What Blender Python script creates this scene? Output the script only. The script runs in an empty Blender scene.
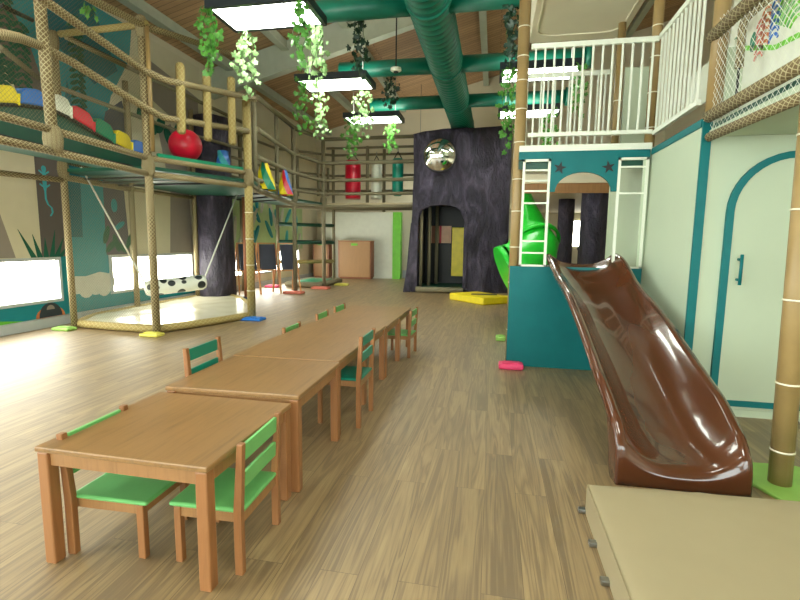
import bpy, math, random
from mathutils import Vector, Matrix

# ------------------------------------------------------------------ camera
S = bpy.context.scene
COL = S.collection
random.seed(7)
EYE = Vector((0, 0, 1.4)); FPX = 474.9
def _basis(y, p, r):
    y, p, r = (math.radians(a) for a in (y, p, r))
    f = Vector((-math.sin(y)*math.cos(p), math.cos(y)*math.cos(p), -math.sin(p)))
    ri = Vector((math.cos(y), math.sin(y), 0)); up = ri.cross(f)
    return math.cos(r)*ri+math.sin(r)*up, math.cos(r)*up-math.sin(r)*ri, f
RT, UP, FW = _basis(10.97, 7.06, .716)
cam_d = bpy.data.cameras.new('camera'); cam = bpy.data.objects.new('camera', cam_d); COL.objects.link(cam)
cam_d.sensor_width = 36; cam_d.lens = FPX/800*36; cam_d.clip_start = .05; cam_d.clip_end = 200
m = Matrix((RT, UP, -FW)).transposed().to_4x4(); m.translation = EYE; cam.matrix_world = m
S.camera = cam

def at(px, py, x=None, y=None, z=None):
    """surveyed point: where the sight line of a photo pixel meets the plane x=, y= or z="""
    d = FW+RT*((px-400)/FPX)-UP*((py-300)/FPX)
    a, v = (0, x) if x is not None else (1, y) if y is not None else (2, z)
    return EYE+d*((v-EYE[a])/d[a])

# ------------------------------------------------------------------ world, exposure
S.view_settings.view_transform = 'Standard'; S.view_settings.look = 'None'
S.view_settings.gamma = 1; S.view_settings.use_curve_mapping = False
S.view_settings.exposure = 0.45
w = bpy.data.worlds.new('sky'); S.world = w; w.use_nodes = True
bg = w.node_tree.nodes['Background']; bg.inputs[0].default_value = (.88, 1, .97, 1); bg.inputs[1].default_value = 6.5
LAMP_E = 16.0; WINDOW_E = 11.0; UPFILL_E = 6.0

# ------------------------------------------------------------------ materials
def lin(c):
    c = c/255
    return c/12.92 if c <= .04045 else ((c+.055)/1.055)**2.4
def C3(r, g, b): return (lin(r), lin(g), lin(b), 1)
class NT:
    def __init__(s, name):
        s.m = bpy.data.materials.new(name); s.m.use_nodes = True; s.t = s.m.node_tree
        s.b = s.t.nodes['Principled BSDF']
    def n(s, ty, **kw):
        nd = s.t.nodes.new(ty)
        for k, v in kw.items():
            if k[0] == '_': nd.inputs[k[1:].replace('_', ' ')].default_value = v
            else: setattr(nd, k, v)
        return nd
    def l(s, a, b): s.t.links.new(a, b)
    def math(s, op, a, b=None, c=None):
        nd = s.n('ShaderNodeMath', operation=op)
        for i, v in enumerate((a, b, c)):
            if v is None: continue
            if isinstance(v, (int, float)): nd.inputs[i].default_value = v
            else: s.l(v, nd.inputs[i])
        return nd.outputs[0]
    def ramp(s, fac, stops):
        r = s.n('ShaderNodeValToRGB'); e = r.color_ramp.elements
        while len(e) < len(stops): e.new(.5)
        for i, (p, c) in enumerate(stops): e[i].position = p; e[i].color = c
        s.l(fac, r.inputs[0]); return r.outputs[0]
    def bump(s, h, strength=.3, dist=.01):
        b = s.n('ShaderNodeBump'); b.inputs['Strength'].default_value = strength; b.inputs['Distance'].default_value = dist
        s.l(h, b.inputs['Height']); s.l(b.outputs[0], s.b.inputs['Normal'])
    def coord(s, kind='Object', scale=(1, 1, 1)):
        c = s.n('ShaderNodeTexCoord'); mp = s.n('ShaderNodeMapping'); mp.inputs['Scale'].default_value = scale
        s.l(c.outputs[kind], mp.inputs[0]); return mp.outputs[0]
    def noise(s, vec, scale, detail=4, rough=.5, dist=0):
        n = s.n('ShaderNodeTexNoise'); n.inputs['Scale'].default_value = scale; n.inputs['Detail'].default_value = detail
        n.inputs['Roughness'].default_value = rough; n.inputs['Distortion'].default_value = dist
        s.l(vec, n.inputs['Vector']); return n.outputs[0]
def mul(c, k): return (min(c[0]*k, 1), min(c[1]*k, 1), min(c[2]*k, 1), 1)
def plain(name, rgb, rough=.5, metal=0, var=.08, scale=6, spec=.5, bump=0, coat=0):
    k = NT(name); c = C3(*rgb)
    f = k.noise(k.coord(), scale)
    k.l(k.ramp(f, [(.3, mul(c, 1-var)), (.7, mul(c, 1+var))]), k.b.inputs['Base Color'])
    k.b.inputs['Roughness'].default_value = rough; k.b.inputs['Metallic'].default_value = metal
    k.b.inputs['Specular IOR Level'].default_value = spec; k.b.inputs['Coat Weight'].default_value = coat
    if bump: k.bump(k.noise(k.coord(), scale*8), bump, .004)
    return k.m
def wood(name, rgb, axis='x', rough=.4, contrast=.3, scale=1.0):
    k = NT(name); c = C3(*rgb)
    sc = {'x': (1.2, 14, 14), 'y': (14, 1.2, 14), 'z': (14, 14, 1.2)}[axis]
    v = k.coord('Object', tuple(a*scale for a in sc))
    f = k.noise(v, 2.2, 6, .6, .8)
    f2 = k.noise(v, 9, 3, .7)
    mx = k.math('ADD', k.math('MULTIPLY', f, .75), k.math('MULTIPLY', f2, .25))
    k.l(k.ramp(mx, [(.32, mul(c, 1-contrast)), (.5, c), (.7, mul(c, 1+contrast*.5))]), k.b.inputs['Base Color'])
    k.b.inputs['Roughness'].default_value = rough
    k.bump(mx, .12, .004); return k.m
def rope(name, rgb, dark, nu=7, pitch=.055, rough=.75):
    """foam tube wrapped in a woven diamond net; uv: u around, v metres along"""
    k = NT(name); uv = k.n('ShaderNodeUVMap'); sp = k.n('ShaderNodeSeparateXYZ'); k.l(uv.outputs[0], sp.inputs[0])
    a = k.math('MULTIPLY', sp.outputs[0], nu); b = k.math('DIVIDE', sp.outputs[1], pitch)
    def stripe(v): return k.math('ABSOLUTE', k.math('SINE', k.math('MULTIPLY', v, math.pi)))
    s1 = stripe(k.math('ADD', a, b)); s2 = stripe(k.math('SUBTRACT', a, b))
    f = k.math('MINIMUM', s1, s2)
    k.l(k.ramp(f, [(.0, C3(*dark)), (.22, C3(*dark)), (.42, C3(*rgb)), (1, mul(C3(*rgb), 1.12))]), k.b.inputs['Base Color'])
    k.b.inputs['Roughness'].default_value = rough; k.bump(f, .5, .006); return k.m
def emit(name, col, e):
    k = NT(name); k.t.nodes.remove(k.b); em = k.n('ShaderNodeEmission'); em.inputs[0].default_value = col; em.inputs[1].default_value = e
    k.l(em.outputs[0], k.t.nodes['Material Output'].inputs[0]); return k.m
def net_mat(name, rgb, cell=.05, thick=.16):
    k = NT(name); uv = k.n('ShaderNodeUVMap'); sp = k.n('ShaderNodeSeparateXYZ'); k.l(uv.outputs[0], sp.inputs[0])
    u = k.math('DIVIDE', sp.outputs[0], cell); v = k.math('DIVIDE', sp.outputs[1], cell)
    def stripe(x): return k.math('LESS_THAN', k.math('FRACT', x), thick)
    f = k.math('MAXIMUM', stripe(k.math('ADD', u, v)), stripe(k.math('SUBTRACT', u, v)))
    k.b.inputs['Base Color'].default_value = C3(*rgb); k.b.inputs['Roughness'].default_value = .8
    k.l(f, k.b.inputs['Alpha']); return k.m
def floor_mat():
    k = NT('vinyl_plank_floor')
    v = k.coord('Object'); mp = k.n('ShaderNodeMapping'); mp.inputs['Rotation'].default_value = (0, 0, math.pi/2); k.l(v, mp.inputs[0])
    br = k.n('ShaderNodeTexBrick'); br.inputs['Scale'].default_value = 1; br.inputs['Brick Width'].default_value = 1.3
    br.inputs['Row Height'].default_value = .17; br.inputs['Mortar Size'].default_value = .0015; br.offset = .37
    br.inputs['Color1'].default_value = (0, 0, 0, 1); br.inputs['Color2'].default_value = (1, 1, 1, 1); br.inputs['Mortar'].default_value = (.25, .25, .25, 1)
    k.l(mp.outputs[0], br.inputs['Vector'])
    off = k.n('ShaderNodeVectorMath', operation='MULTIPLY_ADD'); k.l(br.outputs['Color'], off.inputs[0]); off.inputs[1].default_value = (7, 13, 5); k.l(v, off.inputs[2])
    m1 = k.n('ShaderNodeMapping'); m1.inputs['Scale'].default_value = (7, .35, 1); k.l(off.outputs[0], m1.inputs[0])
    g = k.noise(m1.outputs[0], 1.5, 3, .5, .9)
    rings = k.math('FRACT', k.math('MULTIPLY', g, 7)); rings = k.math('ABSOLUTE', k.math('SUBTRACT', rings, .5))
    m2 = k.n('ShaderNodeMapping'); m2.inputs['Scale'].default_value = (70, 1.5, 1); k.l(v, m2.inputs[0])
    g2 = k.noise(m2.outputs[0], 2.0, 3, .6)
    f = k.math('ADD', k.math('ADD', k.math('MULTIPLY', g, .45), k.math('MULTIPLY', rings, .34)), k.math('MULTIPLY', g2, .3))
    base = k.ramp(f, [(.36, C3(120, 96, 60)), (.5, C3(150, 123, 80)), (.7, C3(174, 148, 100))])
    mx = k.n('ShaderNodeMixRGB', blend_type='MULTIPLY'); mx.inputs[0].default_value = 1
    tone = k.ramp(br.outputs['Color'], [(0, (.86, .86, .86, 1)), (1, (1.0, 1.0, 1.0, 1))])
    k.l(base, mx.inputs[1]); k.l(tone, mx.inputs[2])
    seam = k.ramp(br.outputs['Fac'], [(0, (1, 1, 1, 1)), (1, (.55, .5, .42, 1))])
    mx2 = k.n('ShaderNodeMixRGB', blend_type='MULTIPLY'); mx2.inputs[0].default_value = 1; k.l(mx.outputs[0], mx2.inputs[1]); k.l(seam, mx2.inputs[2])
    k.l(mx2.outputs[0], k.b.inputs['Base Color'])
    k.b.inputs['Coat Weight'].default_value = 1.0; k.b.inputs['Coat Roughness'].default_value = .5; k.b.inputs['Roughness'].default_value = .55; k.b.inputs['Specular IOR Level'].default_value = .75
    k.bump(f, .06, .003); return k.m
def boards_mat(name, c1, c2, mort, row=.14):
    k = NT(name); v = k.coord('Object')
    br = k.n('ShaderNodeTexBrick'); br.inputs['Scale'].default_value = 1; br.inputs['Brick Width'].default_value = 3.2
    br.inputs['Row Height'].default_value = row; br.inputs['Mortar Size'].default_value = .006
    br.inputs['Color1'].default_value = C3(*c1); br.inputs['Color2'].default_value = C3(*c2); br.inputs['Mortar'].default_value = C3(*mort)
    k.l(v, br.inputs['Vector'])
    mp = k.n('ShaderNodeMapping'); mp.inputs['Scale'].default_value = (1.5, 20, 4); k.l(v, mp.inputs[0])
    g = k.noise(mp.outputs[0], 2, 4, .6)
    mx = k.n('ShaderNodeMixRGB', blend_type='MULTIPLY'); mx.inputs[0].default_value = .7
    k.l(br.outputs['Color'], mx.inputs[1]); k.l(k.ramp(g, [(.3, (.7, .7, .7, 1)), (.7, (1, 1, 1, 1))]), mx.inputs[2])
    k.l(mx.outputs[0], k.b.inputs['Base Color']); k.b.inputs['Roughness'].default_value = .6; return k.m
def bark_mat():
    k = NT('painted_bark'); v = k.coord('Object', (1, 1, .45))
    f = k.noise(v, 2.2, 8, .62, 1.2); f2 = k.noise(v, 9, 6, .7, .6)
    k.l(k.ramp(f, [(.3, C3(26, 22, 34)), (.5, C3(54, 48, 66)), (.72, C3(100, 92, 114))]), k.b.inputs['Base Color'])
    k.b.inputs['Roughness'].default_value = .36
    k.bump(k.math('ADD', f, k.math('MULTIPLY', f2, .7)), 1.0, .12); return k.m

M = dict(
    floor=floor_mat(), bark=bark_mat(),
    ceil=boards_mat('pine_boards', (176, 142, 104), (200, 162, 120), (96, 72, 52)),
    cream=plain('cream_paint', (222, 214, 188), .7, var=.03, scale=2),
    mint=plain('pale_mint_paint', (184, 196, 170), .6, var=.03, scale=1.5),
    white=plain('white_paint', (226, 230, 214), .45, var=.03),
    rafter=plain('pale_grey_green_paint', (176, 184, 166), .6, var=.05),
    greybase=plain('pale_grey_paint', (186, 192, 194), .5, var=.04),
    teal=plain('teal_paint', (0, 106, 108), .5, var=.05, spec=.3), tealpipe=plain('teal_green_metal', (4, 104, 84), .4, var=.06),
    tealdark=plain('dark_teal_paint', (8, 100, 108), .45),
    table=wood('table_oak', (144, 108, 66), 'y', .3, .28), tleg=wood('leg_oak', (152, 102, 60), 'z', .4, .22),
    chairw=wood('chair_beech', (158, 114, 70), 'z', .42, .2),
    green=plain('apple_green_lacquer', (108, 182, 104), .35), teals=plain('teal_green_lacquer', (6, 128, 106), .35),
    net=net_mat('net_cord', (206, 200, 172)), netw=net_mat('white_net_cord', (226, 226, 214), .06, .1), netg=net_mat('fine_net_cord', (128, 120, 90), .045, .07),
    rope=rope('woven_foam_tube', (106, 88, 56), (176, 164, 124)), ropeg=rope('weathered_foam_tube', (108, 100, 76), (146, 138, 110)),
    bamboo=plain('bamboo_look_vinyl', (150, 124, 78), .42, var=.12, scale=5, bump=.1), ropey=rope('golden_foam_tube', (146, 126, 72), (176, 160, 104), 6, .08),
    tie=plain('clear_cable_tie', (230, 224, 200), .3),
    brown=plain('brown_gelcoat', (84, 45, 25), .17, var=.05, scale=2, coat=.6),
    lime=plain('lime_plastic', (118, 208, 60), .4), red=plain('red_vinyl', (204, 20, 50), .3), blue=plain('blue_vinyl', (34, 112, 204), .35),
    yellow=plain('yellow_vinyl', (234, 212, 30), .4), vgreen=plain('green_vinyl', (0, 128, 92), .35), offw=plain('white_vinyl', (224, 226, 208), .4),
    deckg=plain('dark_green_deck', (10, 72, 54), .4, var=.12), black=plain('black_rubber', (14, 15, 16), .5), dgrey=plain('charcoal', (48, 50, 54), .5),
    beige=plain('beige_vinyl', (166, 152, 120), .45, var=.03, scale=3, spec=.45), sheet=plain('cream_plastic_sheet', (216, 210, 184), .22, var=.05, scale=3),
    pink=plain('pink_foam', (236, 70, 120), .5), salmon=plain('salmon_foam', (216, 122, 104), .5), limepad=plain('lime_foam', (150, 200, 96), .6), yellowpad=plain('yellow_foam', (212, 204, 90), .55),
    bluepad=plain('blue_foam', (30, 110, 196), .55), navy=plain('navy_foam', (20, 40, 70), .55),
    slideg=plain('bright_green_gelcoat', (30, 200, 50), .3), board=plain('chalkboard', (58, 62, 78), .6), chrome=plain('mirror', (225, 228, 225), .06, 1),
    pine=wood('pine', (206, 146, 92), 'z', .5, .15), cabinet=wood('cabinet_beech', (172, 130, 84), 'z', .45, .12), cabdark=wood('cabinet_side', (146, 88, 56), 'z', .5, .15),
    leafl=plain('ivy_leaf', (86, 152, 58), .45, var=.25, scale=12), leafp=plain('pale_ivy_leaf', (140, 178, 116), .45, var=.2, scale=12), leafshade=plain('backlit_ivy_leaf', (20, 52, 34), .5, var=.3, scale=12),  # darkest leaf colour has the backlit shade painted in
    stem=plain('ivy_stem', (70, 96, 44), .6), lamp=emit('lamp_diffuser', (.95, 1, .88, 1), LAMP_E), upfill=emit('added_upfill_glow', (1, .98, .84, 1), UPFILL_E), pane=emit('daylit_blind', (1, .985, .84, 1), WINDOW_E),
    lampbody=plain('lamp_housing', (34, 44, 52), .4), steel=plain('steel', (150, 152, 150), .3, 1), cord=plain('white_cord', (214, 216, 206), .6),
    cow=None, peach=plain('peach_paint', (226, 178, 146), .5), mur_cream=plain('mural_cream', (216, 208, 180), .7, var=.02), mur_taupe=plain('mural_taupe', (152, 142, 132), .7, var=.02), mur_grey=plain('mural_grey', (104, 96, 92), .7, var=.02),
    mur_dgrey=plain('mural_slate', (84, 88, 100), .7, var=.02), mur_teal=plain('mural_teal', (40, 142, 152), .7, var=.03), mur_teal2=plain('mural_deep_teal', (20, 104, 116), .7, var=.03),
    mur_water=plain('mural_water', (14, 134, 144), .7, var=.03), mur_pale=plain('mural_pale_green', (178, 204, 150), .7, var=.08, scale=3), mur_leaf=plain('mural_leaf', (12, 92, 70), .7), mur_sky=plain('mural_light_blue', (70, 176, 190), .7),
    mur_or=plain('mural_orange', (216, 130, 80), .7), mur_dark=plain('mural_charcoal', (46, 56, 62), .7), mur_green=plain('mural_grass', (110, 196, 60), .7), mur_foam=plain('mural_foam', (196, 196, 184), .7),
)

# ------------------------------------------------------------------ mesh builder
class MB:
    def __init__(s): s.v = []; s.f = []; s.uv = []; s.mi = []; s.sm = []; s.mats = []
    def mat(s, m):
        if m not in s.mats: s.mats.append(m)
        return s.mats.index(m)
    def face(s, idx, uvs=None, mi=0, sm=False): s.f.append(idx); s.uv.append(uvs or [(0, 0)]*len(idx)); s.mi.append(mi); s.sm.append(sm)
    def poly(s, pts, mi=0, uvs=None):
        b = len(s.v); s.v += [Vector(p) for p in pts]; s.face(list(range(b, b+len(pts))), uvs, mi)
    def box(s, a, b, mi=0, taper=None):
        x0, y0, z0 = a; x1, y1, z1 = b; i = len(s.v)
        s.v += [Vector(p) for p in ((x0, y0, z0), (x1, y0, z0), (x1, y1, z0), (x0, y1, z0), (x0, y0, z1), (x1, y0, z1), (x1, y1, z1), (x0, y1, z1))]
        for q in ((3, 2, 1, 0), (4, 5, 6, 7), (0, 1, 5, 4), (1, 2, 6, 5), (2, 3, 7, 6), (3, 0, 4, 7)): s.face([i+k for k in q], None, mi)
        return s
    def obox(s, c, ax, ay, az, mi=0):
        """box about centre c with half-extent vectors"""
        i = len(s.v); c = Vector(c)
        for (a, b, d) in ((-1, -1, -1), (1, -1, -1), (1, 1, -1), (-1, 1, -1), (-1, -1, 1), (1, -1, 1), (1, 1, 1), (-1, 1, 1)): s.v.append(c+ax*a+ay*b+az*d)
        for q in ((3, 2, 1, 0), (4, 5, 6, 7), (0, 1, 5, 4), (1, 2, 6, 5), (2, 3, 7, 6), (3, 0, 4, 7)): s.face([i+k for k in q], None, mi)
        return s
    def bar(s, p, q, wd, ht, mi=0, up=(0, 0, 1)):
        p = Vector(p); q = Vector(q); d = (q-p); n = d.normalized(); u = Vector(up)
        sd = n.cross(u).normalized(); u2 = sd.cross(n)
        return s.obox((p+q)/2, d/2, sd*wd/2, u2*ht/2, mi)
    def tube(s, pts, r, n=12, mi=0, cap=True, closed=False):
        pts = [Vector(p) for p in pts]; R = r if isinstance(r, (list, tuple)) else [r]*len(pts)
        if closed: pts.append(pts[0]); R = list(R)+[R[0]]
        base = len(s.v); L = 0; prev = None; ref = None
        for i, p in enumerate(pts):
            if closed and i in (0, len(pts)-1): t = (pts[1]-pts[-2]).normalized()
            elif i == 0: t = (pts[1]-p).normalized()
            elif i == len(pts)-1: t = (p-pts[i-1]).normalized()
            else: t = ((p-pts[i-1]).normalized()+(pts[i+1]-p).normalized()).normalized()
            if ref is None:
                ref = Vector((0, 0, 1)) if abs(t.z) < .9 else Vector((1, 0, 0))
            a = t.cross(ref).normalized(); b = a.cross(t).normalized(); ref = b
            for k in range(n):
                g = 2*math.pi*k/n; s.v.append(p+(a*math.cos(g)+b*math.sin(g))*R[i])
            if i:
                L2 = L+(p-pts[i-1]).length
                for k in range(n):
                    k2 = (k+1) % n; o = base+(i-1)*n; o2 = base+i*n
                    s.face([o+k, o+k2, o2+k2, o2+k], [(k/n, L), ((k+1)/n, L), ((k+1)/n, L2), (k/n, L2)], mi, True)
                L = L2
        if cap and not closed:
            s.face([base+k for k in range(n)][::-1], None, mi); o = base+(len(pts)-1)*n; s.face([o+k for k in range(n)], None, mi)
        return s
    def lathe(s, c, prof, n=24, mi=0, axis=(0, 0, 1), mif=None):
        c = Vector(c); ax = Vector(axis).normalized(); ref = Vector((1, 0, 0)) if abs(ax.x) < .9 else Vector((0, 1, 0))
        a = (ref-ax*ref.dot(ax)).normalized(); b = ax.cross(a); base = len(s.v)
        for (r, h) in prof:
            for k in range(n):
                g = 2*math.pi*k/n; s.v.append(c+ax*h+(a*math.cos(g)+b*math.sin(g))*max(r, 1e-4))
        for i in range(len(prof)-1):
            for k in range(n):
                k2 = (k+1) % n; o = base+i*n
                s.face([o+k, o+k2, o+n+k2, o+n+k], [(k/n, i), ((k+1)/n, i), ((k+1)/n, i+1), (k/n, i+1)], mif(i, k) if mif else mi, True)
        s.face([base+k for k in range(n)][::-1], None, mi); o = base+(len(prof)-1)*n; s.face([o+k for k in range(n)], None, mi)
        return s
    def sphere(s, c, r, n=20, m_=12, mi=0, sq=(1, 1, 1)):
        i0 = len(s.v); s.lathe((0, 0, 0), [(r*math.sin(math.pi*i/m_), -r*math.cos(math.pi*i/m_)) for i in range(m_+1)], n, mi)
        for i in range(i0, len(s.v)): v = s.v[i]; s.v[i] = Vector((v.x*sq[0], v.y*sq[1], v.z*sq[2]))+Vector(c)
        return s
    def prism(s, pts, off, mi=0, sm=False):
        """polygon extruded by vector off"""
        n = len(pts); b = len(s.v); off = Vector(off); s.v += [Vector(p) for p in pts]+[Vector(p)+off for p in pts]
        s.face(list(range(b, b+n)), None, mi); s.face(list(range(b+n, b+2*n))[::-1], None, mi)
        for k in range(n): k2 = (k+1) % n; s.face([b+k2, b+k, b+n+k, b+n+k2], None, mi, sm)
        return s
    def ring(s, outer, inner, off, mi=0, closed=False):
        """plate between two matched outlines extruded by off"""
        n = len(outer); off = Vector(off); b = len(s.v)
        s.v += [Vector(p) for p in outer]+[Vector(p) for p in inner]+[Vector(p)+off for p in outer]+[Vector(p)+off for p in inner]
        for k in range(n if closed else n-1):
            k2 = (k+1) % n; O, I, O2, I2 = b, b+n, b+2*n, b+3*n
            s.face([O+k, O+k2, I+k2, I+k], None, mi); s.face([O2+k2, O2+k, I2+k, I2+k2], None, mi)
            s.face([O+k2, O+k, O2+k, O2+k2], None, mi); s.face([I+k, I+k2, I2+k2, I2+k], None, mi)
        if not closed:
            for k in (0, n-1): s.face([b+k, b+n+k, b+3*n+k, b+2*n+k], None, mi)
        return s
    def build(s, name, mats, parent=None, bevel=0, smooth_bevel=2):
        me = bpy.data.meshes.new(name)
        L = LOC.get(parent.name if parent else None, Vector((0, 0, 0))) if parent else Vector((0, 0, 0))
        me.from_pydata([tuple(v-L) for v in s.v], [], s.f)
        uv = me.uv_layers.new(name='UVMap'); k = 0
        data = []
        for us in s.uv:
            for u in us: data += [u[0], u[1]]
        uv.data.foreach_set('uv', data)
        me.polygons.foreach_set('material_index', s.mi); me.polygons.foreach_set('use_smooth', s.sm)
        for mm in (mats if isinstance(mats, (list, tuple)) else [mats]): me.materials.append(M[mm] if isinstance(mm, str) else mm)
        me.validate(); me.update()
        o = bpy.data.objects.new(name, me); COL.objects.link(o)
        if parent: o.parent = parent; LOC[o.name] = L
        if bevel:
            b = o.modifiers.new('bevel', 'BEVEL'); b.width = bevel; b.segments = smooth_bevel; b.limit_method = 'ANGLE'; b.angle_limit = .7
            b.harden_normals = False
        return o
LOC = {}
def thing(name, label, cat, loc=(0, 0, 0), group=None):
    o = bpy.data.objects.new(name, None); COL.objects.link(o); o.empty_display_size = .1; o.location = loc; LOC[o.name] = Vector(loc)
    o['label'] = label; o['category'] = cat
    if group: o['group'] = group
    return o
def tag(o, label, cat, group=None, kind=None):
    o['label'] = label; o['category'] = cat
    if group: o['group'] = group
    if kind: o['kind'] = kind
    return o
def struct(o, label=None):
    o['kind'] = 'structure'
    if label: o['label'] = label
    return o
def copy_tree(o, loc, label, group=None):
    r = o.copy(); COL.objects.link(r); r.location = loc; r['label'] = label
    if group: r['group'] = group
    for ch in KIDS(o):
        c = ch.copy(); COL.objects.link(c); c.parent = r
        for g in KIDS(ch):
            d = g.copy(); COL.objects.link(d); d.parent = c
    return r
def KIDS(o): return [c for c in bpy.data.objects if c.parent == o]

# ================================================================== STRUCTURE
XL = -6.8; YB = 17.8; SL = .263
def zc(x): return 5.43+SL*(x-XL)                                     # height of the sloping ceiling
b = MB(); b.box((XL-.3, -4, -.1), (5.6, YB+.3, 0)); struct(b.build('floor', 'floor'), 'pale oak plank floor of the play hall')
# left wall with the low window openings
WIN = [(3.2, 6.43, .40, 1.06), (7.43, 9.85, .38, 1.08), (10.9, 16.0, .38, 1.08)]
b = MB(); y0 = 3.0
b.box((XL-.25, -4, 0), (XL, YB, .38)); b.box((XL-.25, 3.0, 1.08), (XL, YB, 5.43)); b.box((XL-.25, -4, 3.6), (XL, 3.0, 5.43)); b.box((XL-.25, -4, .38), (XL, -3.7, 3.6)); b.box((XL-.25, -.7, .38), (XL, -.5, 3.6))
for (a, c, z0, z1) in WIN:
    b.box((XL-.25, y0, .38), (XL, a, 1.08)); y0 = c
b.box((XL-.25, y0, .38), (XL, YB, 1.08))
struct(b.build('wall_left', 'cream'), 'cream left wall above the low windows')
for i, (a, c, z0, z1) in enumerate(WIN):
    wn = bpy.data.objects.new('window_%d' % (i+1), None); COL.objects.link(wn); wn.location = (XL, (a+c)/2, .38); LOC[wn.name] = Vector(wn.location); struct(wn, 'low window strip glowing with daylight')
    f = MB(); t = .045
    f.box((XL-.06, a, .38), (XL+.03, c, .38+t)); f.box((XL-.06, a, 1.08-t), (XL+.03, c, 1.08)); f.box((XL-.06, a, .38+t), (XL+.03, a+t, 1.08-t)); f.box((XL-.06, c-t, .38+t), (XL+.03, c, 1.08-t))
    f.build('window_frame', 'greybase', wn)
    p = MB(); p.box((XL-.05, a+t, .38+t), (XL-.04, c-t, 1.08-t)); p.build('pane', 'pane', wn)
b = MB(); b.box((XL, -4, 0), (XL+.07, YB, .15)); struct(b.build('baseboard_left', 'greybase', bevel=.01), 'grey baseboard ledge along the mural wall')
# back wall, gable shaped
b = MB(); b.prism([(XL, YB, 0), (5.5, YB, 0), (5.5, YB, zc(5.5)), (XL, YB, zc(XL))], (0, .2, 0)); struct(b.build('wall_back', 'cream'), 'cream gable wall at the far end')
b = MB(); b.box((5.5, 4.36, 0), (5.7, YB, zc(5.5))); struct(b.build('wall_right', 'cream'), 'cream wall far right beyond the play house')
# ceiling
b = MB(); x0, x1 = XL-.3, 6.0
b.prism([(x0, -4, zc(x0)), (x1, -4, zc(x1)), (x1, -4, zc(x1)+.1), (x0, -4, zc(x0)+.1)], (0, YB+4.2, 0)); struct(b.build('ceiling', 'ceil'), 'sloping pine board ceiling')
n = 0
for yr in (3.2, 10.8):
    n += 1; b = MB(); b.prism([(XL, yr, zc(XL)-.62), (5.6, yr, zc(5.6)-.62), (5.6, yr, zc(5.6)-.02), (XL, yr, zc(XL)-.02)], (0, .14, 0)); b.box((XL, yr-.03, zc(XL)-.66), (XL+.01, yr+.17, zc(XL)-.62))
    b.prism([(XL, yr-.04, zc(XL)-.67), (5.6, yr-.04, zc(5.6)-.67), (5.6, yr-.04, zc(5.6)-.62), (XL, yr-.04, zc(XL)-.62)], (0, .22, 0))
    struct(b.build('trim_%d' % n, 'rafter'), 'pale grey rafter rising to the right under the boards')
for xp in (-6.25, -4.85, -3.4, -1.95, -.45, 1.05, 2.55, 4.05):
    n += 1; b = MB(); z = zc(xp); b.box((xp-.05, -4, z-.2), (xp+.05, YB, z-.02)); b.box((xp-.09, -4, z-.23), (xp+.09, YB, z-.2)); struct(b.build('trim_%d' % n, 'rafter'), 'pale purlin under the pine ceiling running away')
# white partition with green edge in front of the back wall
b = MB(); b.box((-6.4, 17.35, 0), (-3.66, 17.6, 2.45)); struct(b.build('wall_partition', 'white'), 'white partition behind the beech cabinets')
b = MB(); b.box((-3.66, 17.3, 0), (-3.36, 17.6, 2.45)); n += 1; struct(b.build('trim_%d' % n, 'lime'), 'green painted edge of the partition')
b = MB(); b.box((-3.36, YB-.03, 0), (5.5, YB, .3)); struct(b.build('baseboard_back', 'greybase'), 'baseboard of the back wall')
# mezzanine beyond the play house, and the bright doorway under it
b = MB(); b.box((.5, 9.0, 2.46), (5.5, YB, 2.62)); struct(b.build('wall_mezzanine', 'cream'), 'cream mezzanine slab beyond the play house')
b = MB(); b.box((.5, 8.96, 2.28), (5.5, 9.0, 2.45)); n += 1; struct(b.build('trim_%d' % n, 'chairw'), 'tan beam below the mezzanine edge')
wn = bpy.data.objects.new('window_5', None); COL.objects.link(wn); pa = at(570.5, 246, y=YB-.02); pb = at(582, 221, y=YB-.02); wn.location = (pa.x, YB, pa.z); LOC[wn.name] = Vector(wn.location); struct(wn, 'bright window seen through the play house arch')
f = MB(); f.box((pa.x-.05, YB-.05, pa.z-.05), (pb.x+.05, YB-.02, pa.z)); f.box((pa.x-.05, YB-.05, pb.z), (pb.x+.05, YB-.02, pb.z+.05)); f.box((pa.x-.05, YB-.05, pa.z), (pa.x, YB-.02, pb.z)); f.box((pb.x, YB-.05, pa.z), (pb.x+.05, YB-.02, pb.z)); f.build('window_frame', 'white', wn)
f = MB(); f.box((pa.x, YB-.03, pa.z), (pb.x, YB-.02, pb.z)); f.build('pane', 'pane', wn)
# right hand room: side wall and door wall
XS, YD = 1.58, 4.24
b = MB(); b.box((XS, YD, 0), (XS+.1, 7.3, 2.37)); struct(b.build('wall_side', 'mint'), 'pale mint side wall next to the brown slide')
b = MB(); b.box((XS+.1, YD, 0), (5.5, YD+.1, 2.9)); struct(b.build('wall_front', 'mint'), 'pale mint wall with the arched door')
n += 1; b = MB(); b.box((XS-.004, YD-.01, 0), (XS+.062, YD+.012, 2.36)); struct(b.build('trim_%d' % n, 'teal'), 'teal corner post between the mint walls')
n += 1; b = MB(); b.box((XS-.012, YD+.012, 2.32), (XS+.02, 5.46, 2.38)); struct(b.build('trim_%d' % n, 'teal'), 'teal band along the top of the side wall')
b = MB(); b.box((XS+.1, YD-.012, 0), (5.5, YD, .06)); struct(b.build('baseboard_right', 'mint'), 'low mint skirting under the arched door')
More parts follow.
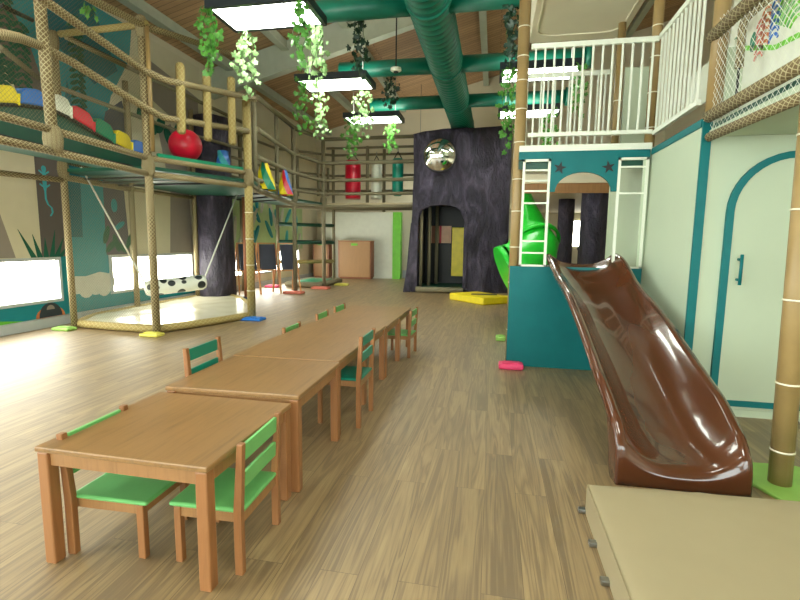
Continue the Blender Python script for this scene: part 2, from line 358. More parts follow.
# arched door
DX, DR, DZ = 2.255, .46, 1.66
do = bpy.data.objects.new('door_1', None); COL.objects.link(do); do.location = (DX, YD, .13); LOC[do.name] = Vector(do.location); struct(do, 'arched mint door outlined in teal')
def arch(r, zb, y, cx=DX, zs=DZ, n_=20): return [(cx-r, y, zb)]+[(cx-r*math.cos(math.pi*k/n_), y, zs+r*math.sin(math.pi*k/n_)) for k in range(n_+1)]+[(cx+r, y, zb)]
b = MB(); b.prism(arch(DR-.01, .14, YD-.02), (0, .02, 0)); b.build('door_panel', 'mint', do)
b = MB(); b.ring(arch(DR+.0, .09, YD-.028), arch(DR-.052, .14, YD-.028), (0, .028, 0)); b.box((DX-DR+.052, YD-.028, .09), (DX+DR-.052, YD, .14)); b.build('door_trim', 'teal', do)
b = MB(); hx = 1.91; b.tube([(hx, YD-.075, 1.09), (hx, YD-.075, 1.33)], .012, 10); b.tube([(hx, YD-.02, 1.13), (hx, YD-.075, 1.13)], .01, 8); b.tube([(hx, YD-.02, 1.29), (hx, YD-.075, 1.29)], .01, 8); b.build('door_handle', 'teal', do)
# bulkhead above the play house
b = MB(); n += 1
def rr(x0, x1, y0, y1, r, z, k=6):
    out = []
    for cx, cy, a0 in ((x1-r, y1-r, 0), (x0+r, y1-r, 90), (x0+r, y0+r, 180), (x1-r, y0+r, 270)):
        for i in range(k+1): a = math.radians(a0+90*i/k); out.append((cx+r*math.cos(a), cy+r*math.sin(a), z))
    return out
b.prism(rr(.37, 1.50, 2.4, 6.8, .04, 4.0), (0, 0, .9)); b.ring(rr(.43, 1.44, 2.5, 6.6, .22, 3.985), rr(.445, 1.425, 2.515, 6.585, .205, 3.985), (0, 0, .02), closed=True)
struct(b.build('wall_bulkhead', 'cream'), 'cream boxed bulkhead above the play house railing')

# ================================================================== MURAL on the left wall
mu = MB(); mats = ['mur_cream', 'mur_taupe', 'mur_grey', 'mur_dgrey', 'mur_teal', 'mur_teal2', 'mur_water', 'mur_pale', 'mur_leaf', 'mur_sky', 'mur_or', 'mur_dark', 'mur_green', 'mur_foam']
MI = {k: i for i, k in enumerate(mats)}
layer = [0]
def paint(m_, pts, lift=None):
    layer[0] += 1; d = .0015+.00025*layer[0] if lift is None else lift
    mu.prism([(XL+.0004, y, z) for (y, z) in pts], (d, 0, 0), MI[m_])
def el(cy, cz, ry, rz, a=0, n_=14, a0=0, a1=360):
    out = []
    for k in range(n_): t = math.radians(a0+(a1-a0)*k/(n_-1 if a1-a0 < 360 else n_)); y = ry*math.cos(t); z = rz*math.sin(t); c, s_ = math.cos(math.radians(a)), math.sin(math.radians(a)); out.append((cy+y*c-z*s_, cz+y*s_+z*c))
    return out
paint('mur_cream', [(2.8, 1.09), (10.4, 1.09), (10.4, 5.3), (2.8, 5.3)])
paint('mur_pale', [(10.6, 1.09), (16.35, 1.09), (16.35, 2.75), (10.6, 2.75)])
paint('mur_water', [(2.8, .151), (6.75, .151), (6.75, .375), (2.8, .375)]); paint('mur_water', [(6.45, .151), (7.42, .151), (7.42, 1.2), (6.45, 1.2)]); paint('mur_water', [(7.42, .151), (10.2, .151), (10.2, .375), (7.42, .375)])
paint('mur_taupe', [(4.4, 1.09), (5.72, 1.09), (5.55, 1.7), (5.25, 2.15), (4.8, 2.3), (4.4, 2.3)])
paint('mur_grey', [(6.13, 1.09), (6.62, 1.09), (6.58, 4), (6.1, 5.3), (5.2, 5.3), (5.9, 3.6), (6.13, 2.6)])
paint('mur_teal', [(6.62, .6), (7.42, .6), (7.42, 1.09), (7.38, 1.09), (7.40, 3.0), (7.7, 3.9), (8.2, 4.7), (8.3, 5.3), (5.6, 5.3), (6.2, 4.2), (6.56, 3.2)])
paint('mur_teal2', [(6.0, 5.3), (7.4, 5.3), (7.9, 4.4), (7.35, 4.0), (6.6, 4.4)])
paint('mur_teal2', [(6.66, 1.4), (6.9, 1.4), (6.95, 3.2), (6.8, 3.9), (6.66, 3.2)])
paint('mur_dgrey', [(7.38, 1.09), (7.95, 1.09), (7.86, 2.6), (8.15, 3.3), (7.95, 3.9), (7.55, 3.6), (7.4, 3.0)])
paint('mur_taupe', [(9.1, 1.09), (9.9, 1.09), (9.8, 3), (9.3, 3.8), (8.9, 3.6), (9.2, 2.4)])
paint('mur_taupe', [(8.6, 4.2), (10.3, 3.6), (10.3, 4.6), (8.7, 4.9)])
# foam at the foot of the waterfall
for cy, cz, r in ((6.72, .72, .14), (6.9, .66, .16), (7.1, .70, .17), (7.28, .64, .15), (7.42, .74, .12)): paint('mur_foam', el(cy, cz-.13, r, r))
paint('mur_foam', [(6.62, .58), (7.5, .56), (7.5, .74), (7.2, .80), (6.9, .74), (6.62, .76)])
# gecko
paint('mur_sky', el(6.27, 2.25, .035, .17)); paint('mur_sky', el(6.27, 2.43, .04, .05))
tl = [(6.27, 2.12), (6.27, 1.98), (6.3, 1.9), (6.36, 1.85), (6.37, 1.78), (6.33, 1.72)]
paint('mur_sky', [(y-.014, z) for y, z in tl]+[(y+.014, z) for y, z in tl[::-1]])
for z in (2.36, 2.16):
    for sd in (-1, 1): paint('mur_sky', [(6.27, z), (6.27+sd*.08, z+.05), (6.27+sd*.09, z+.03), (6.27, z-.03)])
# agave spikes, leaves, boat shape, grass
for (y, dy, h) in ((6.0, -.22, .42), (6.1, -.1, .35), (6.2, 0, .3), (6.3, .08, .42), (6.38, .14, .3), (6.44, .2, .22)): paint('mur_leaf', [(y-.045, 1.085), (y+.045, 1.085), (y+dy, 1.085+h)])
for (y, z, a) in ((7.5, 1.25, 40), (7.62, 1.3, 110), (7.75, 1.22, 150), (7.4, 1.45, 70), (7.95, 1.35, 60)): paint('mur_leaf', el(y, z, .17, .06, a))
paint('mur_teal', el(7.72, 1.62, .14, .05, 30)); paint('mur_teal', el(7.62, 1.98, .07, .12))
paint('mur_or', el(6.2, .152, .25, .17, 0, 12, 0, 180)); paint('mur_dark', el(6.2, .155, .2, .22, 0, 12, 0, 180)); paint('mur_taupe', el(6.2, .27, .07, .07, 0, 10, 0, 180))
paint('mur_green', [(4.0, .152), (5.75, .152), (5.3, .22), (4.6, .26), (4.0, .26)])
# hanging leaf strings painted high on the wall
for (y, z0, z1) in ((5.85, 3.6, 5.1), (6.05, 2.9, 4.4), (5.75, 3.0, 3.9), (7.0, 3.4, 4.9)):
    z = z0
    while z < z1:
        paint('mur_leaf', el(y-.07, z, .085, .03, 35)); paint('mur_leaf', el(y+.07, z, .085, .03, -35)); z += .1
for (y, z, a) in ((8.45, 3.85, 60), (8.7, 3.65, 110), (8.95, 3.7, 60), (9.2, 3.5, 120), (9.5, 3.7, 60)): paint('mur_leaf', el(y, z, .2, .1, a))
# pale jungle on the far section
for i in range(26):
    y = 10.8+5.4*random.random(); z = 1.2+1.4*random.random(); paint(random.choice(['mur_teal', 'mur_sky', 'mur_foam', 'mur_foam']), el(y, z, .34, .07, random.uniform(40, 140)))
o = mu.build('mural', mats); tag(o, 'jungle waterfall mural painted on the left wall', 'mural')

# the part of the room behind the viewer: rear wall with openings added to let in fill light, right wall
b = MB(); b.box((XL, -4.2, 0), (5.7, -4, 1.0)); b.box((XL, -4.2, 3.2), (5.7, -4, 5.3)); b.prism([(XL, -4.2, 5.3), (5.7, -4.2, 5.3), (5.7, -4.2, zc(5.7)), (XL, -4.2, zc(XL))], (0, .2, 0))
for xx in (XL, -3.2, .4, 5.0): b.box((xx, -4.2, 1.0), (xx+.7, -4, 3.2))
struct(b.build('wall_rear', 'cream'), 'cream wall behind the viewer with a band of openings')
b = MB(); b.box((5.5, -4, 0), (5.7, 4.36, zc(5.5))); struct(b.build('wall_right', 'cream'), 'cream right wall of the near part of the room')

# ================================================================== OVERHEAD: ducts, lights, sensor
t = thing('air_duct', 'fat teal spiral air duct running along the hall', 'duct', (-1.0, 3, 4.75))
b = MB(); pts = []; rr_ = []; y = 2.0
while y < YB-.01:
    pts += [(-1.0, y, 4.75), (-1.0, y+.13, 4.75), (-1.0, y+.14, 4.75), (-1.0, y+.16, 4.75)]; rr_ += [.315, .315, .324, .324]; y += .17
b.tube(pts, rr_, 28); b.build('pipe', 'tealpipe', t)
for yy in (6.9, 9.4, 11.8, 14.2):
    b = MB(); b.tube([(-1.0, yy-.04, 4.75), (-1.0, yy+.04, 4.75)], .335, 28); b.build('collar', 'tealpipe', t)
for yy, lab in ((7.1, 'teal cross pipe nearest the viewer, at top edge'), (9.5, 'middle teal cross pipe over the second lamp pair'), (11.9, 'farthest teal cross pipe under the rafter')):
    t = thing('cross_pipe', lab, 'pipe', (-1.0, yy, 4.75), 'teal pipes crossing the air duct')
    b = MB(); b.tube([(-3.1, yy, 4.74), (-1.28, yy, 4.74)], .15, 20); b.tube([(-.72, yy, 4.74), (1.55, yy, 4.74)], .15, 20); b.build('pipe', 'tealpipe', t)
    b = MB(); b.tube([(1.5, yy, 4.74), (1.62, yy, 4.74)], .2, 20); b.build('flange', 'tealpipe', t)
for (x0, y0, lab) in ((-3.63, 5.87, 'largest lit ceiling lamp panel, top left, ivy at its corners'), (-3.63, 8.64, 'second lit lamp panel of the left column'), (-3.56, 11.3, 'farthest lit lamp panel of the left column above the red bag'),
                      (.06, 8.64, 'lit lamp panel seen behind the top of the white railing'), (.06, 11.25, 'far lit lamp panel seen low behind the white railing'), (.06, 5.87, 'ceiling lamp panel above the cream bulkhead'), (-3.63, 3.1, 'added unseen lamp panel over the table row'), (.06, 3.1, 'added unseen lamp panel over the viewer'), (-2.62, 15.9, 'added unseen lamp panel lighting the back wall behind the bark tower'), (-3.63, .3, 'added unseen lamp panel behind the viewer left'), (.06, .3, 'added unseen lamp panel behind the viewer right')):  # panel behind the tower added to light the back wall, viewer-side ones for fill
    z = 4.3 if y0 != 5.87 or x0 < 0 else 5.1
    t = thing('ceiling_light', lab, 'ceiling light', (x0+.61, y0+.3, z), 'hanging fluorescent lamp panels')
    b = MB(); b.box((x0-.06, y0-.06, z+.02), (x0+1.30, y0+.68, z+.11)); b.box((x0-.06, y0-.06, z-.005), (x0+1.30, y0, z+.02)); b.box((x0-.06, y0+.62, z-.005), (x0+1.30, y0+.68, z+.02)); b.box((x0-.06, y0, z-.005), (x0, y0+.62, z+.02)); b.box((x0+1.24, y0, z-.005), (x0+1.30, y0+.62, z+.02)); b.build('housing', 'lampbody', t)
    b = MB(); b.box((x0, y0, z), (x0+1.24, y0+.62, z+.02)); b.build('diffuser', 'lamp', t)
    b = MB(); b.box((x0, y0, z+.11), (x0+1.24, y0+.62, z+.115)); b.build('added_upfill', 'upfill', t)  # glowing top added to each housing to brighten the ceiling boards
    for xx in (x0+.1, x0+1.14):
        b = MB(); b.tube([(xx, y0+.31, z+.11), (xx, y0+.31, zc(xx)-.02)], .008, 6); b.build('suspension_wire', 'steel', t)
t = thing('ceiling_sensor', 'small white sensor hanging on a thin black rod', 'sensor', tuple(at(396, 70, y=8.4)))
p = at(396, 70, y=8.4); b = MB(); b.tube([p, (p.x, p.y, zc(p.x)-.02)], .012, 8); b.build('rod', 'black', t)
b = MB(); b.lathe(p, [(.03, .04), (.09, .03), (.095, -.01), (.06, -.03)], 20); b.build('housing', 'white', t)
b = MB(); b.lathe((p.x, p.y, p.z-.05), [(.03, 0), (.045, .01), (.045, .03)], 12); b.build('lens', 'black', t)

# ================================================================== TABLES
TX0, TX1, TH = -1.85, -1.04, .53
tt = thing('play_table', 'nearest oak table of the long row', 'table', (0, 0, 0), 'low oak tables in a row')
w_, d_ = TX1-TX0, .755
b = MB(); b.box((-w_/2, -d_/2, TH-.025), (w_/2, d_/2, TH)); b.build('tabletop', 'table', tt, bevel=.006)
b = MB()
for sy in (-1, 1): b.box((-w_/2+.06, sy*(d_/2-.03)-.011, TH-.085), (w_/2-.06, sy*(d_/2-.03)+.011, TH-.025))
for sx in (-1, 1): b.box((sx*(w_/2-.03)-.011, -d_/2+.06, TH-.085), (sx*(w_/2-.03)+.011, d_/2-.06, TH-.025))
b.build('apron', 'chairw', tt)
for sx in (-1, 1):
    for sy in (-1, 1):
        b = MB(); cx, cy = sx*(w_/2-.032), sy*(d_/2-.032); b.box((cx-.027, cy-.027, 0), (cx+.027, cy+.027, TH-.025)); b.build('leg', 'tleg', tt, bevel=.007)
labs = ['second oak table of the row, teal chair at its left', 'third oak table of the row, dark teal chair at its right side', 'fourth oak table counted from the viewer', 'fifth oak table counted from the viewer', 'farthest oak table at the end of the row']
tt.location = ((TX0+TX1)/2, 1.56+d_/2, 0); tt.rotation_euler = (0, 0, -.018)
for i, lb in enumerate(labs): c = copy_tree(tt, ((TX0+TX1)/2+(.03, .01, .0, .01, .0)[i], 1.565+d_/2+.768*(i+1), 0), lb); c.rotation_euler = (0, 0, (.012, 0, -.01, 0, .005)[i]); c.scale = (1, 1, (1.06, 1.06, 1.04, 1.02, 1.0)[i])

# ================================================================== CHAIRS (back at +x, seat toward -x)
def make_chair(col, label, sz, bh, W=.33, D=.35):
    t = thing('kids_chair', label, 'chair', (0, 0, 0), 'small wooden chairs at the tables'); h = W/2; lg = .032
    b = MB(); b.box((-D, -h-.005, sz-.022), (-.005, h+.005, sz)); b.build('seat', col, t, bevel=.012, smooth_bevel=3)
    for sy in (-1, 1):
        cy = sy*(h-lg/2)
        b = MB(); b.box((-D+.02, cy-lg/2, 0), (-D+.02+lg, cy+lg/2, sz-.022)); b.build('leg', 'tleg', t, bevel=.004)
        # rear leg continues up, raked slightly backwards
        b = MB(); prof = [(-lg-.004, 0), (.0, 0), (.0, sz), (.014, bh), (.014-.026, bh), (-lg-.004, sz)]
        cy2 = sy*(h+.004+lg/2)-sy*.004
        b.prism([(x, cy2-lg/2, z) for x, z in prof], (0, lg, 0)); b.build('rear_leg', 'tleg', t, bevel=.004)
    b = MB(); s0 = sz-.022
    b.box((-D+.024, -h+lg, s0-.045), (-D+.042, h-lg, s0)); b.box((-.03, -h, s0-.045), (-.012, h, s0))
    for sy in (-1, 1): b.box((-D+.05, sy*(h-.016)-.009, s0-.045), (-.03, sy*(h-.016)+.009, s0))
    b.build('seat_rail', 'chairw', t)
    for (z0, z1) in ((bh-.085, bh-.012), (bh-.205, bh-.135)):
        k0, k1 = .014*(z0-sz)/(bh-sz), .014*(z1-sz)/(bh-sz)
        b = MB(); b.prism([(k0-.022, -h+.012, z0), (k0-.006, -h+.012, z0), (k1-.006, -h+.012, z1), (k1-.022, -h+.012, z1)], (0, W-.024, 0)); b.build('back_slat', col, t, bevel=.003)
    return t
g = make_chair('green', 'apple green chair at the right side of the nearest table', .28, .575)
g.location = (-.985, 1.87, 0); g.rotation_euler = (0, 0, .03)
def pc(src, x, y, rz, lab): c = copy_tree(src, (x, y, 0), lab); c.rotation_euler = (0, 0, rz); return c
c = pc(g, -1.815, 1.84, math.pi+.02, 'apple green chair tucked under the nearest table from the left'); c.scale = (1.1, 1, .965)
pc(g, -1.92, 4.32, math.pi, 'nearest of the three green chair backs along the left table edge')
pc(g, -1.93, 5.2, math.pi+.02, 'middle of the three green chair backs along the left table edge')
pc(g, -1.93, 5.84, math.pi-.03, 'farthest of the three green chair backs along the left table edge')
pc(g, -.93, 5.72, -.05, 'green chair at the right end of the farthest table')
q = make_chair('teals', 'tall dark teal chair at the right side of the tables', .375, .70, .34, .37)
q.location = (-.93, 3.50, 0)
c = pc(q, -1.865, 2.78, math.pi+.03, 'dark teal chair at the left side of the second table'); c.scale = (1, 1, 1.03)

# ================================================================== BEIGE CRASH MAT, SLIDE
pA = at(587, 482, z=.17); pB = at(800, 499, z=.17); dirx = (pB-pA).normalized(); pC = at(632, 600, z=.17); diry = (pC-pA).normalized()
t = thing('crash_mat', 'large beige vinyl crash mat at the foot of the brown slide', 'mat', (pA.x, pA.y, 0))
b = MB(); N = 26; MXW, MYW = 1.9, 1.7; base = len(b.v)
def fold(u, v):
    z = .17-.012*math.exp(-min(u, MXW-u, v, MYW-v)/.03)
    z += .005*math.exp(-((u-.35-v*1.2)/.03)**2)*math.exp(-v/.25)+.005*math.exp(-((u-.55-v*1.3)/.035)**2)*math.exp(-v/.25); return z
U_ = [0, .012, .04]+[.04+(MXW-.08)*i/40 for i in range(1, 40)]+[MXW-.04, MXW-.012, MXW]; V_ = [0, .012, .04]+[.04+(MYW-.08)*i/30 for i in range(1, 30)]+[MYW-.04, MYW-.012, MYW]
for v in V_:
    for u in U_: p = pA+dirx*u+diry*v; b.v.append(Vector((p.x, p.y, fold(u, v))))
nu = len(U_)
for j in range(len(V_)-1):
    for i in range(nu-1): b.face([base+j*nu+i, base+(j+1)*nu+i, base+(j+1)*nu+i+1, base+j*nu+i+1], None, 0, True)
rim = [base+i for i in range(nu)]+[base+j*nu+nu-1 for j in range(1, len(V_))]+[base+(len(V_)-1)*nu+i for i in range(nu-2, -1, -1)]+[base+j*nu for j in range(len(V_)-2, 0, -1)]
lo = len(b.v)
for i in rim: v = b.v[i]; b.v.append(Vector((v.x, v.y, 0.002)))
for k in range(len(rim)): k2 = (k+1) % len(rim); b.face([rim[k2], rim[k], lo+k, lo+k2], None, 0, False)
b.face([lo+k for k in range(len(rim))], None, 0); b.build('cover', 'beige', t)
for (px, py) in ((581, 510), (590, 543), (604, 581)):
    p = at(px, py, z=.012); v = (p-pA).dot(diry); e_ = pA+diry*v; b = MB()
    b.obox((e_.x-.012, e_.y, .012), diry*.018, Vector((.022, 0, 0)), Vector((0, 0, .011))); b.build('zip_tab', 'steel', t, bevel=.004)

# station table: y, left x, left rim z, right x, right rim z, bed z
ST = [(5.66, .61, 1.27, 1.34, 1.29, 1.16), (5.45, .62, 1.21, 1.35, 1.27, 1.10), (5.25, .635, 1.14, 1.37, 1.18, 1.01), (5.0, .645, 1.07, 1.385, 1.04, .90), (4.7, .655, 1.02, 1.40, .945, .78), (4.4, .67, .95, 1.415, .865, .66),
      (4.1, .68, .855, 1.425, .77, .54), (3.8, .695, .745, 1.435, .655, .42), (3.5, .705, .63, 1.445, .545, .30), (3.25, .715, .53, 1.455, .455, .20), (3.08, .738, .44, 1.455, .38, .145), (2.96, .755, .35, 1.452, .31, .12), (2.90, .762, .29, 1.45, .26, .11), (2.86, .766, .235, 1.448, .215, .095), (2.84, .768, .15, 1.447, .14, .06), (2.835, .768, .0, 1.447, .0, .0)]
t = thing('slide', 'glossy brown moulded slide coming down from the teal platform', 'slide', (1.1, 2.8, 0))
b = MB(); rows = []; SY = []
for i in range(len(ST)-1):
    k = 5 if i < 10 else 3
    for j in range(k): f = j/k; SY.append([ST[i][q_]+(ST[i+1][q_]-ST[i][q_])*f for q_ in range(6)])
SY.append(list(ST[-1]))
for _ in range(4):
    for i in range(1, len(SY)-1):
        if SY[i][0] > 2.9: SY[i] = [SY[i][0]]+[(SY[i-1][q_]+2*SY[i][q_]+SY[i+1][q_])/4 for q_ in range(1, 6)]
NB = 24
def ss(a, c, x): f = max(0, min(1, (x-a)/(c-a))); return f*f*(3-2*f)
for (y, xl, zl, xr, zr, zb) in SY:
    row = []; g_ = ss(3.04, 2.92, y)                                  # towards the foot the flange grows into a skirt
    lowl, lowr = (zl-.04)*(1-g_), (zr-.04)*(1-g_)
    row += [(xl-.006, y, lowl), (xl-.008, y, (lowl+max(zl-.035, lowl))/2), (xl-.008, y, max(zl-.03, lowl)), (xl-.003, y, zl-.008), (xl+.012, y, zl), (xl+.03, y, zl-.008)]
    xa_, xb_ = xl+.035, xr-.035; cx = (xa_+xb_)/2; hw = (xb_-xa_)/2
    for k in range(0, NB+1):
        u = -1+2*k/NB; hh = (zl if u < 0 else zr)-zb-.015; e_ = abs(u)**2.7
        row.append((cx+hw*u, y, zb+max(hh, 0)*e_))
    row += [(xr-.03, y, zr-.008), (xr-.012, y, zr), (xr+.003, y, zr-.008), (xr+.008, y, max(zr-.03, lowr)), (xr+.008, y, (lowr+max(zr-.035, lowr))/2), (xr+.006, y, lowr)]
    rows.append(row)
base = len(b.v); n_ = len(rows[0])
for row in rows: b.v += [Vector((p[0], p[1], max(0, p[2]))) for p in row]
for i in range(len(rows)-1):
    for k in range(n_-1): b.face([base+i*n_+k, base+i*n_+k+1, base+(i+1)*n_+k+1, base+(i+1)*n_+k], None, 0, True)
sl = b.build('slide_bed', 'brown', t); so = sl.modifiers.new('shell', 'SOLIDIFY'); so.thickness = .012; so.offset = -1
b = MB(); b.bar((.99, 5.45, .93), (1.08, 3.4, .25), .10, .04); b.build('underside_rib', 'brown', t)

# ================================================================== PLAY HOUSE
PY = 5.46
ph = thing('play_house', 'teal and white two storey play house with arched opening behind the slide', 'play house', (.9, PY+.4, 0))
b = MB(); b.box((.19, PY, 0), (1.56, PY+.03, 1.14)); b.build('base_panel', 'teal', ph)
b = MB(); b.box((.2, PY+.03, 1.08), (1.56, PY+.85, 1.12)); b.build('platform', 'dgrey', ph)  # charcoal colour stands in for the dark interior behind the slide lip
b = MB(); b.box((.24, PY, 2.295), (1.56, PY+.04, 2.375)); b.build('lintel', 'teal', ph)
b = MB(); b.box((.24, PY+.04, 2.375), (1.56, PY+.85, 2.40)); b.box((.24, PY+.04, 2.2), (1.56, PY+.1, 2.29)); b.build('upper_deck', 'deckg', ph)
b = MB(); b.box((.24, PY-.01, 2.376), (1.57, PY+.05, 2.44)); b.build('deck_edge', 'white', ph)
# arch panel: straight outside, round inside
ac, ar = .915, .285; zs = 1.95; k_ = 16
inner = [(ac-ar*math.cos(math.pi*i/k_), PY-.005, zs+.205*math.sin(math.pi*i/k_)) for i in range(k_+1)]
outer = [(ac-.34 if i == 0 else ac+.34 if i == k_ else ac-.34+.68*i/k_, PY-.005, zs if i in (0, k_) else 2.295) for i in range(k_+1)]
outer = [(ac-.34, PY-.005, zs), (ac-.34, PY-.005, 2.295)]+[(ac-.34+.68*i/(k_-2), PY-.005, 2.295) for i in range(1, k_-2)]+[(ac+.34, PY-.005, 2.295), (ac+.34, PY-.005, zs)]
b = MB(); b.ring(outer, inner, (0, .03, 0)); ap = b.build('arch_panel', 'teal', ph)
for sx in (-1, 1):
    c0 = (ac+sx*.245, PY-.012, 2.20); pts = []
    for i in range(10): a_ = math.pi/2+math.pi*i/5+.2*sx; r_ = .07 if i % 2 == 0 else .026; pts.append((c0[0]+r_*math.cos(a_), c0[1], c0[2]+r_*math.sin(a_)))
    b = MB(); b.prism(pts, (0, .006, 0)); b.build('star', 'black', ph)
def frame(x0, x1, z0, z1, bars, name):
    b = MB(); t_ = .026; y0, y1 = PY-.012, PY+.02
    b.box((x0, y0, z0), (x0+t_, y1, z1)); b.box((x1-t_, y0, z0), (x1, y1, z1)); b.box((x0, y0, z1-t_), (x1, y1, z1)); b.box((x0, y0, z0), (x1, y1, z0+.02))
    fr = b.build(name, 'white', ph)
    for z in bars:
        b = MB(); b.box((x0+t_, y0+.006, z-.009), (x1-t_, y1-.006, z+.009)); b.build('bar', 'white', fr)
frame(.285, .575, 1.14, 2.295, (1.29, 1.42, 1.83, 1.96, 2.07, 2.18), 'window_lattice')
frame(1.255, 1.55, 1.14, 2.295, (1.93, 2.20), 'window_lattice')
b = MB(); b.box((1.5, PY, 1.14), (1.56, PY+.02, 2.295)); b.build('jamb', 'mint', ph)
# railings
def railing(p, q, z0, z1, name, nb, par, lab=None, mid=False):
    p = Vector(p); q = Vector(q)
    fr = MB(); fr.bar((p.x, p.y, z0), (q.x, q.y, z0), .035, .04); fr.build('bottom_rail', 'white', par)
    fr = MB(); fr.bar((p.x, p.y, z1), (q.x, q.y, z1), .035, .05); r_ = fr.build('top_rail', 'white', par)
    for i in range(nb):
        c = p+(q-p)*((i+.5)/nb); b = MB(); b.box((c.x-.009, c.y-.009, z0+.02), (c.x+.009, c.y+.009, z1-.025)); b.build('baluster', 'white', r_)
railing((.32, PY), (1.56, PY), 2.55, 3.45, 'railing', 13, ph)
railing((1.57, PY-.03), (1.57, 4.34), 2.53, 3.46, 'railing', 11, ph)
railing((.30, PY+.82), (1.28, PY+.82), 2.50, 3.42, 'railing', 12, ph)
b = MB(); b.box((1.46, PY+.84, 2.41), (1.76, PY+.88, 3.47)); b.build('back_panel', 'mint', ph)
b = MB(); b.prism([(1.80, 4.36, 2.66), (1.80, 5.3, 2.66), (1.80, 5.3, 3.0), (1.80, 4.36, 3.0)], (.015, 0, 0)); b.build('backing_panel', 'white', ph)  # added white panel standing for the wall seen through the railing
def pole(name, lab, x, y, z0, z1, r, mat, ties, par=None, mat2='tie', lean=(0, 0)):
    t_ = thing(name, lab, 'pole', (x, y, z0)) if par is None else par
    b = MB(); b.tube([(x, y, z0), (x+lean[0], y+lean[1], z1)], r, 16); o_ = b.build('shaft' if par is None else 'post', mat, t_)
    for z in ties:
        b = MB(); f = (z-z0)/(z1-z0); b.tube([(x+lean[0]*f, y+lean[1]*f, z-.005), (x+lean[0]*f, y+lean[1]*f, z+.005)], r+.004, 16); b.build('cable_tie', mat2, t_ if par is None else o_)
    return t_
pole('padded_pole', 'tall bamboo coloured padded pole left of the teal play house', .245, PY+.13, 0, 3.98, .062, 'bamboo', (.4, .95, 1.35, 1.75, 2.1, 2.5, 2.85, 3.15, 3.4, 3.7))
pole('padded_pole', 'bamboo coloured padded pole at the corner of the two white railings', 1.56, PY+.07, 2.41, 5.0, .05, 'bamboo', (2.6, 2.95, 3.3, 3.6))
pole('padded_pole', 'bamboo coloured padded pole behind the white railing near the cream panel', 1.40, PY+.88, 2.41, 3.98, .045, 'bamboo', (2.7, 3.1))
pole('padded_pole', 'tan padded pole standing on the lime pad beside the slide', 1.70, 3.02, .02, 2.24, .058, 'bamboo', (.22, .62, 1.1, 1.6, 2.0), lean=(-.05, .0))

# ================================================================== ROPE BALCONY upper right
rb = thing('rope_balcony', 'net covered rope tube balcony above the arched door, upper right', 'climbing frame', (1.62, 3.6, 2.2))
b = MB(); b.tube([(1.60, 4.2, 2.385), (1.60, 2.4, 2.37)], .045, 14); b.build('rail', 'rope', rb)
b = MB(); b.tube([(1.60, 4.16, 2.225), (1.60, 2.4, 2.18)], .034, 14); b.build('rail', 'rope', rb)
pa = at(712, 37, x=1.60); b = MB(); b.tube([pa, (1.60, 2.4, pa.z-.01)], .045, 14); b.build('rail', 'rope', rb)
pa = at(743, 21, x=1.66); pb = at(739, 68, y=pa.y); b = MB(); b.tube([(pb.x, pb.y, pb.z), (pa.x, pa.y, pa.z-.05), (pa.x, pa.y-.03, pa.z-.012), (pa.x, pa.y-.06, pa.z), (1.66, 2.4, pa.z)], .027, 12); b.build('rail', 'rope', rb)
b = MB(); b.tube([(pb.x, pb.y, pb.z), (pb.x, pb.y, 2.4)], .009, 8); b.build('strut', 'black', rb)
b = MB(); b.tube([(1.65, 4.26, 2.38), (1.65, 4.26, 3.9)], .058, 14); b.build('post', 'bamboo', rb)
b = MB(); b.box((1.64, 2.4, 2.29), (2.6, 4.2, 2.33)); b.build('deck', 'deckg', rb)
b = MB(); b.box((1.62, 2.4, 2.24), (2.6, 4.22, 2.285)); b.build('deck_underside', 'mint', rb)
b = MB(); b.tube([(1.62, 4.1, 2.22), (1.64, 3.75, 2.29), (1.63, 3.4, 2.27), (1.63, 2.9, 2.26)], .007, 6); b.build('cord', 'black', rb)
# drawn board behind the net
bd = thing('picture_board', 'white board with green arc and red orange blue segments behind the balcony net', 'picture', (1.82, 3.3, 2.34))
b = MB(); b.box((1.82, 2.3, 2.335), (1.84, 4.5, 3.45)); b.build('panel', 'offw', bd)
b = MB(); mm = ['green', 'salmon', 'mur_or', 'blue', 'lime', 'vgreen']
def bp(px, py): p = at(px, py, x=1.815); return (p.y, p.z)
def arc(cy, cz, r0, r1, a0, a1, mi, n_=14):
    o_ = [(1.814, cy+r0*math.cos(math.radians(a0+(a1-a0)*i/n_)), cz+r0*math.sin(math.radians(a0+(a1-a0)*i/n_))) for i in range(n_+1)]
    i_ = [(1.814, cy+r1*math.cos(math.radians(a0+(a1-a0)*i/n_)), cz+r1*math.sin(math.radians(a0+(a1-a0)*i/n_))) for i in range(n_+1)]
    b.ring(o_, i_, (.003, 0, 0), mi)
for (px, py, r, mi) in ((735, 49, .09, 5), (753, 42, .07, 5)):
    c = bp(px, py); b.prism([(1.814, c[0]+r*.6*math.cos(i*math.pi/8), c[1]+r*math.sin(i*math.pi/8)) for i in range(16)], (.003, 0, 0), mi)
for j, (px, py, mi) in enumerate(((759, 47, 1), (765, 35, 2), (774, 28, 3))):
    c = bp(px, py)
    for k in range(6): arc(c[0], c[1]-.10+k*.045, .07, .05, 20, 160, mi, 6)
ca = bp(738, 48); cb = bp(775, 47); cc = bp(800, 34)
for (p0, p1) in ((ca, cb), (cb, cc)): b.prism([(1.814, p0[0], p0[1]-.02), (1.814, p1[0], p1[1]-.02), (1.814, p1[0], p1[1]+.015), (1.814, p0[0], p0[1]+.015)], (.003, 0, 0), 4)
c = bp(797, 22)
for k in range(7): arc(c[0], c[1]-.05, .34-.04*k, .318-.04*k, 30, 175, (4, 0)[k % 2])
b.build('drawing', mm, bd)
